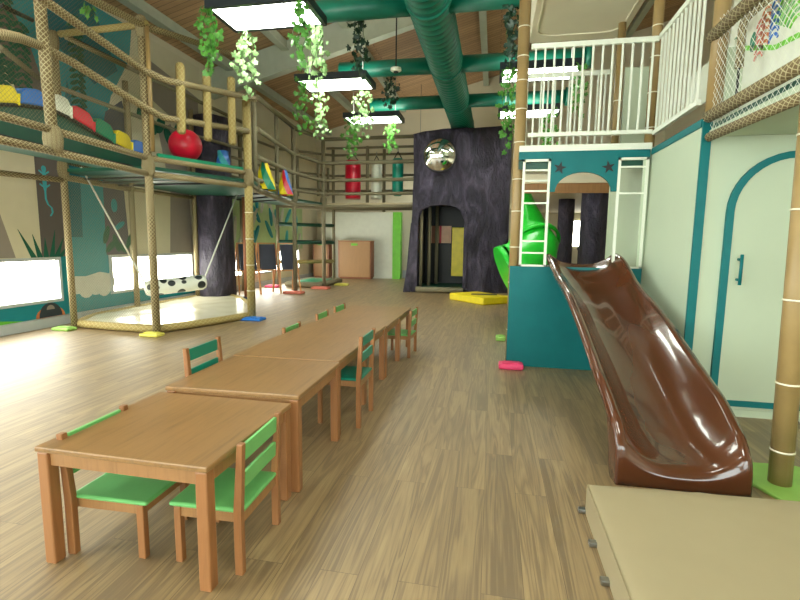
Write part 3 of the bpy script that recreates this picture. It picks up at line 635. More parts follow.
def netplane(name, lab, quads, mat, par=None):
    b = MB()
    for (p, q, r, s_) in quads:
        p, q, r, s_ = map(Vector, (p, q, r, s_)); w0 = (q-p).length; h0 = (s_-p).length; off = p.y
        b.poly([p, q, r, s_], 0, [(0, 0), (w0, 0), (w0, (r-q).length), (0, h0)])
    o_ = b.build(name, mat, par)
    if par is None: tag(o_, lab, 'net')
    return o_
netplane('net', None, [((1.615, 4.2, 2.2), (1.615, 2.4, 2.17), (1.615, 2.4, 3.1), (1.615, 4.2, 3.1))], 'netw', rb)

# ================================================================== CLIMBING FRAME, left
ZD = 2.38
P1, P2, P3 = Vector((-6.33, 6.16, 0)), Vector((-4.81, 6.06, 0)), Vector((-4.15, 7.65, 0))
Q1, Q0 = Vector((-4.62, 4.40, 0)), Vector((-4.45, 3.1, 0))
W2, W3 = Vector((-6.62, 7.85, 0)), Vector((-6.62, 9.75, 0))
def V(p, z): return Vector((p.x, p.y, z))
cf = thing('climbing_frame', 'two level climbing frame of net wrapped foam tubes by the mural wall, front left', 'climbing frame', (-5.2, 6.2, 0))
def tubes(name, mat, pts, r, par, n=12): b = MB(); b.tube(pts, r, n); return b.build(name, mat, par)
def node(p, z, r, par, mat='rope'): b = MB(); b.lathe((p.x, p.y, z-.14), [(r*.75, 0), (r, .05), (r*1.12, .14), (r, .23), (r*.75, .28)], 14); b.build('joint', mat, par)
# posts
tubes('post', 'rope', [V(P1, 0.03), V(P1, 4.25)], .048, cf); tubes('post', 'rope', [V(P2, .03), V(P2, 4.25)], .055, cf); tubes('post', 'bamboo', [V(P2, 2.6)+Vector((.085, 0, 0)), V(P2, 4.25)+Vector((.085, 0, 0))], .03, cf)
tubes('post', 'ropey', [V(P3, .03), V(P3, 3.7)], .068, cf, 16); tubes('post', 'rope', [V(Q1, 2.28), V(Q1, 4.3)+Vector((-.05, 0, 0))], .056, cf)
for p, r in ((W2, .05), (W3, .05)): tubes('post', 'rope', [V(p, .03), V(p, 4.2)], r, cf)
for (px, ya) in ((128, 7.4),):
    p0 = at(130, 150, y=ya); tubes('post', 'rope', [(p0.x, p0.y, 2.3), (p0.x, p0.y, 3.75)], .042, cf)
# deck tubes, two levels
ou = [Q0, Q1, P2, P3]
for z, r in ((2.52, .042), (2.30, .042)):
    for a, c in zip(ou, ou[1:]): tubes('deck_tube', 'rope', [V(a, z-(.02 if a is Q0 else 0)), V(c, z)], r, cf)
    tubes('deck_tube', 'rope', [V(P1, z), V(W2, z), V(W3, z)], r*.9, cf)
tubes('deck_tube', 'rope', [V(Q0, 2.2)+Vector((-2.2, 0, 0)), V(P1, 2.24)], .04, cf); tubes('deck_tube', 'rope', [V(P1, 2.27), V(W2, 2.27)], .03, cf)
for p, z, r in ((Q1, 2.42, .085), (P2, 2.40, .08), (P3, 2.44, .09), (P2, 4.25, .07), (P1, 4.2, .06), (P1, 2.4, .07)): node(p, z, r, cf)
# rails
def railpts(px_list): return [at(px, py, y=y) for px, py, y in px_list]
r1 = [at(-40, 32, y=3.0), at(0, 34, y=3.55), at(20, 38, y=3.95), at(38, 45, y=4.33)]+[Vector((-4.70, 4.9, 3.16+.0)), V(P2, 3.16)+Vector((.08, -.08, 0)), at(165, 118, y=6.2), V(P3, 3.20)+Vector((.05, -.05, 0))]
r1[4] = at(72, 62, y=4.85)
tubes('rail', 'rope', r1, .046, cf)
r2 = [at(16, -22, y=3.7), at(44, 0, y=4.15), at(100, 40, y=5.1), at(145, 71, y=5.98), at(165, 80, y=6.2), at(255, 99, y=7.6)]
tubes('rail', 'rope', r2, .046, cf)
r3 = [at(62, -20, y=4.4), at(92, 0, y=5.0), at(137, 22, y=5.95), at(147, 27, y=6.1), at(182, 38, y=6.8), at(234, 55, y=8.1), at(256, 75, y=8.6)]
tubes('rail', 'rope', r3, .045, cf)
tubes('rail', 'ropey', [at(147, 24, y=6.06), at(60, 34, y=6.16)], .045, cf)
tubes('rail', 'rope', [at(66, 37, y=6.2), at(125, 66, y=7.4)], .035, cf); tubes('rail', 'black', [at(66, 35, y=6.25), at(125, 64, y=7.45)], .02, cf)
tubes('rail', 'ropeg', [at(60, 88, y=6.2), at(175, 130, y=8.8), at(245, 150, y=10.5)], .035, cf)
tubes('rail', 'ropeg', [at(0, 47, y=5.3), at(38, 78, y=6.1)], .035, cf); tubes('rail', 'black', [at(0, 5, y=5.3), at(32, 20, y=6.0)], .03, cf)
tubes('rail', 'ropeg', [at(125, 66, y=7.4), at(250, 126, y=10.6)], .035, cf)
# capsule balusters crossing the two rails
for (px, yt, yb) in ((180, 63, 134), (206.5, 71, 141), (231, 77, 145)):
    f = (px-148)/(250-148); yy = 6.06+(7.65-6.06)*(f/(1+.22*(1-f))); a = at(px, yt, y=yy-.06); c = at(px+1.5, yb, y=yy-.06)
    b = MB(); d = (c-a).normalized(); L_ = (c-a).length; r_ = .062
    b.tube([a, a+d*.02, a+d*.05, c-d*.05, c-d*.02, c], [r_*.55, r_*.9, r_, r_, r_*.9, r_*.55], 14); b.build('baluster', 'ropey', cf)
# deck plates
b = MB(); dz = 2.36
b.prism([V(P1, dz), V(P2, dz), V(P3, dz), (-4.6, 8.9, dz), (-5.4, 9.9, dz), V(W3, dz), V(W2, dz)][::-1], (0, 0, .05)); b.build('deck', 'deckg', cf)
b = MB(); b.bar(V(P2, 2.575)+Vector((.3, .6, 0))*.2, V(P3, 2.575)-Vector((.05, .1, 0)), .05, .05); b.build('deck_edge', 'vgreen', cf)
for i in range(3):
    f = .25+.25*i; a = V(P2.lerp(P3, f), 2.31); c = V(P1.lerp(W2, f), 2.31); tubes('joist', 'steel' if i == 1 else 'black', [a, c], .018, cf, 8)
for p in (P3,):
    for z in (.5, .95, 1.4, 1.85): b = MB(); b.tube([(p.x, p.y, z), (p.x, p.y, z+.012)], .06 if p is not P3 else .073, 14); b.build('cable_tie', 'tie', cf)
# nets
netplane('net', None, [(V(Q0, 2.5), V(Q1, 2.5), V(Q1, 4.3), V(Q0, 4.4))], 'netg', cf)
netplane('net', None, [(V(Q1, 2.5), V(P2, 2.5), V(P2, 4.25), V(Q1, 4.3))], 'netg', cf)
netplane('net', None, [(V(P1, .12), V(P2, .12), V(P2, 2.3), V(P1, 2.3))], 'netg', cf)
# padded bridge (dark green hull with coloured pads)
XB = -5.15
def sb(px, py): p = at(px, py, x=XB); return p
bo = thing('padded_bridge', 'dark green curved bridge side topped with a row of coloured pads inside the net', 'play bridge', tuple(sb(70, 125)))
line = [(-45, 106), (-20, 104), (0, 104), (20, 105), (36, 107), (52, 110.5), (68, 118), (90, 131), (110, 143), (128, 151.5), (146, 158)]
up_ = [sb(*q_) for q_ in line]
b = MB(); n0 = len(b.v); b.ring([(XB, p.y, p.z) for p in up_], [(XB, p.y, 2.40) for p in up_], (-.04, 0, 0)); b.build('side_panel', 'deckg', bo)
b = MB(); b.tube([(XB+.02, p.y, p.z) for p in up_], .024, 8); b.build('edging', 'black', bo)
b = MB(); b.prism([(XB-.04, up_[0].y, 2.40), (XB-.04, up_[-1].y, 2.40), (XB-.55, up_[-1].y, 2.40), (XB-.55, up_[0].y, 2.40)], (0, 0, .05)); b.build('base', 'deckg', bo)
b = MB(); b.tube([(XB+.03, up_[2].y-.6, 2.46), (XB+.03, (up_[2].y+up_[-1].y)/2, 2.42), (XB+.03, up_[-1].y, 2.41)], .02, 8); b.build('lower_edging', 'black', bo)
pads = [('blue', -42, -16, 84), ('yellow', -14, 15, 85), ('blue', 16, 42, 88.5), ('offw', 51, 68, 96), ('red', 69, 91, 109), ('vgreen', 92.5, 111.5, 121), ('yellow', 112.5, 129, 132), ('blue', 130.5, 144.5, 141)]
def li(px):
    for (a, c) in zip(line, line[1:]):
        if a[0] <= px <= c[0]: return a[1]+(c[1]-a[1])*(px-a[0])/(c[0]-a[0])
    return line[-1][1]
for (m_, xa, xb, yt) in pads:
    b = MB(); k_ = 10; bot = []; top = []; H_ = max(6, li((xa+xb)/2)-1-yt)
    for i in range(k_+1):
        f = i/k_; px = xa+(xb-xa)*f; base_ = li(px)-1; hh = H_*min(1, (1-abs(2*f-1)**5))**.5
        bot.append(sb(px, base_)); top.append(sb(px, base_-max(hh, H_*.45)))
    b.ring([(XB-.17, p.y, p.z) for p in top], [(XB-.17, p.y, p.z) for p in bot], (.22, 0, 0)); b.build('pad', m_, bo, bevel=.02)
# ball, cones
c = at(185.5, 145.5, y=6.95); t = thing('ball', 'shiny red ball on the green deck behind the capsule bars', 'ball', tuple(c)); b = MB(); b.sphere(c, .25, 28, 18); b.build('skin', 'red', t)
b = MB(); b.lathe((c.x, c.y, c.z+.22), [(.03, 0), (.02, .05)], 10); b.build('knob', 'yellow', t)
def cone(name, lab, px, pyb, y, r, h, ms, n=8, rt=.03):
    p = at(px, pyb, y=y); t_ = thing(name, lab, 'soft cone', tuple(p), 'soft play cones on the deck'); b = MB(); rows_ = 3
    for j in range(rows_):
        for k in range(n):
            r0 = r+(rt-r)*j/rows_; r1_ = r+(rt-r)*(j+1)/rows_; a0 = 2*math.pi*(k+.5*j)/n; a1 = 2*math.pi*(k+1+.5*j)/n; am = (a0+a1)/2; da = math.pi/n
            P = lambda rr0, a_, z: (p.x+rr0*math.cos(a_), p.y+rr0*math.sin(a_), p.z+z)
            z0, z1 = h*j/rows_, h*(j+1)/rows_
            b.poly([P(r0, a0, z0), P(r0, a1, z0), P(r1_, am, z1)], (k+j) % len(ms)); b.poly([P(r0, a1, z0), P(r1_, am+2*da, z1), P(r1_, am, z1)], (k+j+1) % len(ms))
    b.poly([(p.x+rt*math.cos(2*math.pi*k/n), p.y+rt*math.sin(2*math.pi*k/n), p.z+h) for k in range(n)], 0); b.build('cover', ms, t_)
cone('soft_cone', 'blue soft cone on the deck right of the red ball', 223.5, 167, 8.6, .14, .30, ['blue', 'blue', 'mur_sky'], 6, .10)
cone('soft_cone', 'harlequin cone with maroon yellow and green facets on the walkway', 265, 190, 9.3, .25, .62, ['red', 'yellow', 'vgreen', 'yellow'], 7, .05)
cone('soft_cone', 'harlequin cone with blue red and yellow facets, right of the maroon one', 285, 195, 10.3, .2, .55, ['blue', 'yellow', 'red', 'blue'], 7, .05)
# floor pad of the frame
poly_px = [at(75, 328, z=.0), at(157, 334, z=0), at(252, 319, z=0), at(248, 305, z=0), at(234, 299, z=0), at(188, 299, z=0), at(139, 308, z=0), at(92, 320, z=0)]
poly_px = [Vector((max(p.x, XL+.14), p.y, 0)) for p in poly_px]
cen = sum(poly_px, Vector())/len(poly_px); ip = [p.lerp(cen, .03) for p in poly_px]
t = thing('floor_pad', 'low cream plastic covered pad with foam roll border inside the climbing frame', 'mat', (cen.x, cen.y, 0))
rp = []
for i, p in enumerate(ip):
    q_ = ip[(i+1) % len(ip)]; L_ = (q_-p).length
    for k in range(6): f = k/6; w_b = math.sin(math.pi*f)*.03*L_; nrm = Vector(((q_-p).y, -(q_-p).x, 0)).normalized(); rp.append(p.lerp(q_, f)+nrm*w_b+Vector((0, 0, .065)))
for p in rp: p.x = max(p.x, XL+.14)
b = MB(); b.tube(rp, .06, 10, closed=True, cap=False); b.build('border_roll', 'ropey', t)
b = MB(); base = 0; R_ = 7; n_ = len(rp)
for j in range(R_):
    for p in rp: q_ = p.lerp(Vector((cen.x, cen.y, .065)), j/R_); b.v.append(Vector((q_.x, q_.y, .095+.012*math.sin(q_.x*9+q_.y*5)*math.sin(q_.y*11))))
b.v.append(Vector((cen.x, cen.y, .1)))
for j in range(R_-1):
    for k in range(n_): k2 = (k+1) % n_; b.face([j*n_+k, j*n_+k2, (j+1)*n_+k2, (j+1)*n_+k], None, 0, True)
for k in range(n_): b.face([(R_-1)*n_+k, (R_-1)*n_+(k+1) % n_, R_*n_], None, 0, True)
b.build('sheet', 'sheet', t)
# foot pads under posts
def fpad(x, y, m_, lab, w_=.34, d_=.24, h=.045):
    t_ = thing('foot_pad', lab, 'foot pad', (x, y, 0)); b = MB(); b.box((x-w_/2, y-d_/2, 0), (x+w_/2, y+d_/2, h)); b.build('foam', m_, t_, bevel=.018)
    b = MB(); b.box((x-w_/2+.04, y-d_/2+.04, h), (x+w_/2-.04, y+d_/2-.04, h+.012)); b.build('top_patch', m_, t_, bevel=.005)
fpad(-6.33, 5.98, 'limepad', 'pale lime foot pad at the leftmost post by the mural', .3, .18); fpad(-4.78, 5.92, 'yellowpad', 'yellow foot pad under the front post of the climbing frame', .3, .18)
fpad(-4.08, 7.55, 'bluepad', 'blue foot pad under the fat golden post', .4, .24)
fpad(.24, 5.35, 'pink', 'pink foot pad at the corner of the teal play house', .27, .18, .06); fpad(.15, 6.9, 'limepad', 'small lime foot pad behind the play house corner', .14, .2, .06)
t = thing('foot_pad', 'big lime foot pad under the tan pole beside the slide', 'foot pad', (1.75, 3.05, 0)); b = MB(); b.prism([(1.49, 3.12, 0), (1.62, 2.76, 0), (2.1, 2.7, 0), (2.2, 3.15, 0), (1.9, 3.3, 0), (1.6, 3.28, 0)], (0, 0, .02)); b.build('foam', 'limepad', t, bevel=.006)

# swinging log
a = at(148, 288.5, y=7.3); c = at(203, 282, y=8.0)
k = NT('cow_spot_vinyl'); vo = k.n('ShaderNodeTexVoronoi'); vo.inputs['Scale'].default_value = 5.2; k.l(k.coord(), vo.inputs['Vector'])
k.l(k.ramp(vo.outputs['Distance'], [(.36, C3(30, 38, 40)), (.40, C3(224, 226, 214))]), k.b.inputs['Base Color']); k.b.inputs['Roughness'].default_value = .35; M['cow'] = k.m
t = thing('swing_log', 'white hanging log with black cow spots inside the climbing frame', 'swing', tuple((a+c)/2))
d = (c-a).normalized(); b = MB(); r_ = .14; b.tube([a-d*.05, a-d*.03, a+d*.02, c-d*.02, c+d*.03, c+d*.05], [r_*.6, r_*.85, r_, r_, r_*.85, r_*.6], 22); b.build('log', 'cow', t)
b = MB(); b.tube([a, at(81, 167, y=6.5)], .014, 8); b.build('rope', 'cord', t); b = MB(); b.tube([c, at(237, 195, y=9.0)], .014, 8); b.build('rope', 'cord', t)

# bark wrapped column
cx, cy = -6.3, 10.6
def barkcol(name, lab, x, y, r, z0, z1, flare=.06, cat='column'):
    t_ = thing(name, lab, cat, (x, y, z0)); b = MB(); n_ = 26; rows_ = 14; rnd = random.Random(int(x*100+y*7))
    ph_ = [rnd.random()*6 for _ in range(4)]
    for j in range(rows_+1):
        f = j/rows_
        for k in range(n_):
            a_ = 2*math.pi*k/n_; rr0 = r*(1+.05*math.sin(3*a_+ph_[0])+.035*math.sin(5*a_+ph_[1]+f*2)+.02*math.sin(9*a_+f*7+ph_[2]))*(1+flare*(1-f)**3)
            b.v.append(Vector((x+rr0*math.cos(a_), y+rr0*math.sin(a_), z0+(z1-z0)*f)))
    for j in range(rows_):
        for k in range(n_): k2 = (k+1) % n_; b.face([j*n_+k, j*n_+k2, (j+1)*n_+k2, (j+1)*n_+k], None, 0, True)
    b.face(list(range(n_))[::-1]); b.face([rows_*n_+k for k in range(n_)]); b.build('bark', 'bark', t_); return t_
barkcol('bark_column', 'dark purple bark clad column behind the climbing frame by the wall', -6.36, 10.1, .39, 0, 4.1)

# ================================================================== WALKWAY to the tower
G = at(255, 163, y=8.7); G = Vector((G.x, G.y, 0)); A = Vector((-5.1, 11.75, 0)); B = Vector((-4.86, 13.28, 0)); T = Vector((-2.2, 13.2, 0))
Cc = Vector((-6.35, 13.4, 0)); D = Vector((-5.05, 14.7, 0)); E = Vector((-2.2, 14.7, 0))
wk = thing('rope_walkway', 'raised walkway of grey foam tubes running along the far left to the bark tower', 'walkway', (-5, 13, 0))
for p, z0, z1, r in ((G, 2.3, 4.2, .05), (A, .05, 4.25, .055), (B, .05, 4.3, .055), (Cc, .03, 4.3, .05), (D, .03, 4.3, .05), (Vector((-3.72, 13.9, 0)), 2.45, 4.15, .05), (Vector((-6.5, 11.6, 0)), .03, 4.2, .05), (Vector((-3.4, 14.7, 0)), 2.3, 4.2, .05)):
    tubes('post', 'salmon' if p is A and False else 'ropeg', [V(p, z0), V(p, z1)], r, wk)
Am = A.lerp(G, .5); tubes('post', 'ropeg', [V(Am, 2.4), V(Am, 4.2)], .045, wk)
for z, r in ((4.24, .04), (3.58, .042), (3.1, .04)):
    g0 = at(257, {4.24: 97, 3.58: 129, 3.1: 157}[z], y=8.7)
    tubes('rail', 'ropeg', [g0, V(A, z), V(B, z), V(T, z)], r*1.25, wk)
for z in (4.05, 3.42, 2.95): tubes('rail', 'ropeg', [V(Cc, z), V(D, z), V(E, z)], .038, wk); tubes('rail', 'ropeg', [V(Vector((-6.5, 9.9, 0)), z), V(Cc, z)], .035, wk)
tubes('rail', 'black', [at(257, 99, y=8.8), V(A, 4.2)+Vector((0, .08, 0)), V(B, 4.22)+Vector((0, .08, 0))], .022, wk)
for z, r in ((2.72, .055), (2.36, .075)):
    tubes('deck_tube', 'ropeg', [V(P3, min(z, 2.5)) , V(G, min(z, 2.55)), V(A, z-.05), V(B, z), V(T, z)], r*.8 if z > 2.5 else r*.75, wk)
tubes('deck_tube', 'ropeg', [V(Cc, 2.4), V(D, 2.4), V(E, 2.4)], .05, wk)
for p, z, r in ((A, 2.5, .09), (B, 2.5, .09), (G, 2.45, .075), (Am, 2.5, .08)): node(p, z, r, wk, 'ropeg')
b = MB(); dz = 2.42; b.prism([V(P3, dz), V(G, dz), V(A, dz), V(B, dz), V(Cc, dz), (-6.55, 11.5, dz), V(W3, dz), (-5.4, 9.95, dz), (-4.6, 8.95, dz)][::-1], (0, 0, .05)); b.build('deck', 'deckg', wk)
b = MB(); b.prism([V(B, dz), V(T, dz), V(E, dz), V(D, dz), V(Cc, dz)][::-1], (0, 0, .05)); b.build('deck', 'beige', wk)
for f in (.2, .45, .7): a = V(G.lerp(A, f), 2.36); tubes('joist', 'black', [a, a+Vector((-1.4, .8, 0))], .02, wk, 8)
# short capsules on the walkway rails
for (px, y_, yt, yb) in ((297, 12.6, 149, 196), (318, 14.0, 164, 196), (328, 14.3, 168, 196)):
    a = at(px, yt, y=y_); c = at(px, yb, y=y_); tubes('baluster', 'ropeg', [a, (a.x, a.y, c.z)], .042, wk)
# ladder tower under the walkway
lt = thing('rope_ladder', 'foam tube ladder climbing to the walkway by the back wall', 'ladder', (-5.5, 13.8, 0))
for (py, m_, r) in ((224, 'deckg', .055), (242, 'deckg', .065), (262, 'ropey', .06)):
    a = at(282, py, y=13.45); c = at(334, py+(.0), y=14.65); tubes('rung', m_, [(Cc.x+.02, Cc.y, a.z), (D.x, D.y, a.z)], r, lt); 
    z2 = a.z
    tubes('rung', m_, [(A.x, A.y, z2), (B.x, B.y, z2)], r*.9, lt) if py == 262 and False else None
t = thing('floor_pad', 'small green topped floor pad with tan border under the ladder', 'mat', (-5.4, 13.7, 0))
poly = [Vector((-5.98, 13.2, 0)), Vector((-5.0, 13.1, 0)), Vector((-4.9, 14.9, 0)), Vector((-6.0, 14.9, 0))]
b = MB(); b.prism([p+Vector((0, 0, .03)) for p in poly], (0, 0, .12)); b.build('core', 'sheet', t); b = MB(); b.tube([p+Vector((0, 0, .09)) for p in poly], .085, 10, closed=True, cap=False); b.build('border_roll', 'ropeg', t)
b = MB(); b.prism([p.lerp(Vector((-5.45, 14, 0)), .3)+Vector((0, 0, .155)) for p in poly], (0, 0, .01)); b.build('top_patch', 'vgreen', t)
for (x, y, m_, lab, s_) in ((-5.1, 11.65, 'salmon', 'salmon foot pad under the middle walkway post', .5), (-4.86, 13.0, 'salmon', 'salmon foot pad under the walkway corner post', .5), (-6.35, 13.0, 'pink', 'pink foot pad behind the easels', .4), (-4.62, 14.2, 'yellowpad', 'yellow foot pad at the back of the ladder', .4), (-5.6, 10.1, 'navy', 'navy foot pad beside the bark column', .3)):
    fpad(x, y, m_, lab, s_, .3, .06)
p = at(238, 297, z=0); tq = thing('padded_pole', 'thin maroon brown pole between the bark column and the first easel', 'pole', (-5.6, 10.1, 0)); tubes('shaft', 'cabdark', [(-5.6, 10.1, .07), (-5.6, 10.1, 2.35)], .045, tq)

# punching bags
def bag(px0, px1, pyt, pyb, y, m_, lab, taper=0):
    a = at(px0, pyt, y=y); c = at(px1, pyb, y=y); cx_ = (a.x+c.x)/2; r_ = abs(c.x-a.x)/2; zt, zb = a.z, c.z
    t_ = thing('punching_bag', lab, 'punching bag', (cx_, y, zb), 'hanging punching bags on the walkway')
    b = MB(); b.lathe((cx_, y, zb), [(r_*(.6 if taper else .95), 0), (r_*(.95 if taper else 1), .06), (r_, .2), (r_, zt-zb-.06), (r_*.9, zt-zb)], 20); b.build('body', m_, t_)
    for s_ in (-1, 1): b = MB(); b.tube([(cx_+s_*r_*.75, y, zt-.01), (cx_, y, zt+.20)], .014, 8); b.build('strap', 'black', t_)
    b = MB(); b.tube([(cx_, y, zt+.19), (cx_, y, zt+.32)], .012, 8); b.build('hook', 'steel', t_)
bag(345.5, 360.5, 161, 199, 13.8, 'red', 'red punching bag hanging on the walkway'); bag(371.5, 381.5, 163, 199, 14.2, 'offw', 'off white punching bag between the red and the teal one'); bag(392.5, 403, 159, 196, 13.7, 'teals', 'teal punching bag next to the bark tower', 1)
tubes('rail', 'ropeg', [(-5.0, 13.95, 4.12), (-2.2, 13.95, 4.12)], .035, wk)

# easels
def easel(px, y, lab, gap, boards):
    p = at(px, 293, z=0); x = p.x*y/p.y; p = Vector((x, y, 0)); H_ = 1.30
    t_ = thing('easel', lab, 'easel', tuple(p), 'double sided chalkboard easels along the wall')
    for s_ in (-1, 1):
        for e_ in (-1, 1):
            f0 = Vector((x+s_*.28, y+e_*.28, 0)); t0 = Vector((x+s_*.03, y+e_*.22, H_)); b = MB(); b.bar(f0, t0, .035, .022); b.build('leg', 'pine', t_)
        if s_ in boards:
            c0 = Vector((x+s_*.17, y, .62)); c1 = Vector((x+s_*.05, y, 1.27)); m0 = (c0+c1)/2; ax = (c1-c0)/2; nn = Vector((s_*ax.z, 0, -s_*ax.x)).normalized()
            b = MB(); b.obox(m0+nn*.02, Vector((0, .205, 0)), nn*.008, ax); b.build('chalkboard', 'board', t_)
            b = MB(); b.obox(c0+nn*.05+Vector((0, 0, -.03)), Vector((0, .25, 0)), nn*.05, Vector((0, 0, .012))); b.build('tray', 'pine', t_)
    b = MB(); b.bar((x, y-.24, H_), (x, y+.24, H_), .07, .03); b.build('ridge', 'pine', t_)
    t_.rotation_euler = (0, 0, -.75)
    return t_
e1 = easel(247, 11.25, 'chalkboard easel beside the bark column, half hidden by the golden post', 0, (-1, 1))
e2 = easel(267, 11.7, 'middle chalkboard easel with two boards behind the golden post', 0, (-1, 1))
e3 = easel(287, 11.9, 'right chalkboard easel with its wooden side showing', 0, (1,))

# cabinets
def cab(x0, x1, y0, y1, h, lab, m_='cabinet'):
    t_ = thing('cabinet', lab, 'cabinet', ((x0+x1)/2, y0, 0)); b = MB(); b.box((x0, y0+.02, .05), (x1, y1, h)); b.box((x0+.03, y0+.05, 0), (x1-.03, y1-.02, .05)); b.build('body', 'cabdark', t_, bevel=.008)
    b = MB(); b.box((x0+.05, y0, .07), (x1-.05, y0+.02, h-.02)); d_ = b.build('door', m_, t_, bevel=.004)
    b = MB(); b.box(((x0+x1)/2-.12, y0-.02, h-.16), ((x0+x1)/2+.12, y0, h-.08)); b.build('handle', 'lime', d_)
    b = MB(); b.box((x0-.01, y0-.01, h), (x1+.01, y1, h+.025)); b.build('top', 'cabinet', t_)
cab(-5.62, -4.36, 16.85, 17.3, 1.38, 'large beech cabinet with green handle cut out, by the back partition'); cab(-6.62, -6.0, 16.9, 17.3, 1.38, 'narrow beech cabinet in the back left corner behind the ladder')

# ================================================================== BARK TOWER
tw = thing('bark_tower', 'big dark purple bark textured tower with arched doorway', 'play tower', (-1.1, 13, 0))
yF, yR = 13.0, 15.2
def bz(x, z): return .06*math.sin(x*5+z*2)+.05*math.sin(z*3.3+x*1.7)+.03*math.sin(x*11+z*6)
ax0, ax1, azs = -2.04, -.79, 1.98
nA = 10
innerA = [(ax0, .12)]+[(ax0, .12+(azs-.12)*i/6) for i in range(1, 7)]
for i in range(1, nA): a_ = math.pi*(1-i/nA); innerA.append(((ax0+ax1)/2+(ax1-ax0)/2*math.copysign(abs(math.cos(a_))**.75, math.cos(a_)), azs+.40*math.sin(a_)**.75))
innerA += [(ax1, azs-(azs-.12)*i/6) for i in range(0, 7)]
# grid front with the doorway cut by moving grid lines
xs = [-2.2, -2.13]+[ax0+(ax1-ax0)*i/10 for i in range(11)]+[-.72, -.6, -.45, -.3, -.15, 0.0, .15, .3, .38]
b = MB(); ztop = 4.32
cols = []
def toph(x): return ztop-.04+.03*math.sin(x*4+1)+.17*(x+2.2)/2.3
for x in xs:
    if ax0-1e-6 <= x <= ax1+1e-6:
        u = (x-(ax0+ax1)/2)/((ax1-ax0)/2); zl = azs+.40*max(0, 1-abs(u)**2.6)**.5
        if abs(abs(u)-1) < 1e-6: zl = azs
    else: zl = 0
    cols.append((x, zl))
NR = 22
def fy(x, z):
    base_y = yF+bz(x, z)*.8
    if x > -.5: base_y += (x+.5)*.55
    if x < -2.0 and z < 2.2: base_y -= (2.2-z)*.03
    return base_y
def fx(x, z): return x-(.10*max(0, (2.4-z)/2.4) if x < -2.1 else 0)-( -.05*max(0, (2-z)/2) if x > .05 else 0)
grid = []
for (x, zl) in cols: grid.append([Vector((fx(x, zl+(toph(x)-zl)*j/NR), fy(x, zl+(toph(x)-zl)*j/NR), zl+(toph(x)-zl)*j/NR)) for j in range(NR+1)])
idx = {}
def add(v): b.v.append(v); return len(b.v)-1
ids = [[add(v) for v in c_] for c_ in grid]
def isopen(i): return ax0-1e-6 <= cols[i][0] <= ax1+1e-6 and ax0-1e-6 <= cols[i+1][0] <= ax1+1e-6
full = {}
for i in (2, 12):                                        # columns bounding the doorway also need full height jambs
    x = cols[i][0]; full[i] = [add(Vector((fx(x, toph(x)*j/NR), fy(x, toph(x)*j/NR), toph(x)*j/NR))) for j in range(NR+1)]
for i in range(len(xs)-1):
    L_, R_ = ids[i], ids[i+1]
    if not isopen(i):
        if i+1 in full: R_ = full[i+1]
        if i in full: L_ = full[i]
    for j in range(NR): b.face([L_[j], R_[j], R_[j+1], L_[j+1]], None, 0, True)
# top, sides, back
tp = [ids[i][NR] for i in range(len(xs))]; tb = [add(Vector((x, yR, toph(x)))) for x in xs]
for i in range(len(xs)-1): b.face([tp[i], tp[i+1], tb[i+1], tb[i]])
sl_ = [add(Vector((-2.3, yR, toph(xs[0])*j/NR))) for j in range(NR+1)]; sr_ = [add(Vector((.45, yR, toph(xs[-1])*j/NR))) for j in range(NR+1)]
for j in range(NR): b.face([sl_[j], ids[0][j], ids[0][j+1], sl_[j+1]], None, 0, True); b.face([ids[-1][j], sr_[j], sr_[j+1], ids[-1][j+1]], None, 0, True); b.face([sr_[j], sl_[j], sl_[j+1], sr_[j+1]])
b.build('bark_shell', 'bark', tw)
b = MB(); ring_o = []; ring_i = []
for (x, z) in innerA:
    c0 = Vector(((ax0+ax1)/2, 0, 1.1)); d_ = Vector((x-(ax0+ax1)/2, 0, (z-1.1) if z > azs else 0)); d_.normalize() if d_.length else None
    ring_i.append((x, yF-.07, z)); ring_o.append((x+d_.x*.09, yF-.07, max(.0, z+d_.z*.09)))
b.ring(ring_o, ring_i, (0, .25, 0)); b.build('doorway_rim', 'bark', tw)
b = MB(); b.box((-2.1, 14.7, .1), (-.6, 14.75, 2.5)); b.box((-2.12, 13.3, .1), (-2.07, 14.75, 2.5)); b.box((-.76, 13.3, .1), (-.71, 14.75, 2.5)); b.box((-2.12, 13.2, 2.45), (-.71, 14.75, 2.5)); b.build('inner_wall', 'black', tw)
b = MB(); b.box((ax0-.02, 12.95, .02), (ax1+.02, 14.7, .13)); b.build('threshold_mat', 'deckg', tw)
b = MB(); b.tube([(ax0-.02, 12.9, .09), (ax1+.02, 12.9, .09)], .075, 12); b.build('sill_roll', 'ropeg', tw)
for (x, y, r) in ((-1.97, 13.15, .045), (-1.80, 13.6, .05), (-1.66, 14.2, .05)): tubes('inner_post', 'ropeg', [(x, y, .14), (x, y, 2.44)], r, tw)
pA_ = at(429, 243, y=14.6); pB_ = at(451.5, 226, y=14.6)
b = MB(); fr_ = [(0, .12, 0), (.12, .3, 1), (.3, .46, 0), (.46, .56, 2), (.56, 1, 0)]
for (f0, f1, mi) in fr_: b.box((pA_.x+(pB_.x-pA_.x)*f0, 14.6, pA_.z), (pA_.x+(pB_.x-pA_.x)*f1, 14.64, pB_.z), mi)
b.build('striped_panel', ['peach', 'cabdark', 'red'], tw)
pA_ = at(451, 276, y=14.3); pB_ = at(464, 227.5, y=14.3); b = MB(); b.box((pA_.x, 14.3, pA_.z), (pB_.x+.05, 14.36, pB_.z)); b.build('yellow_door', 'yellow', tw, bevel=.01)
c = at(440, 155.5, y=12.85); mt = thing('convex_mirror', 'round convex mirror high on the bark tower', 'mirror', tuple(c))
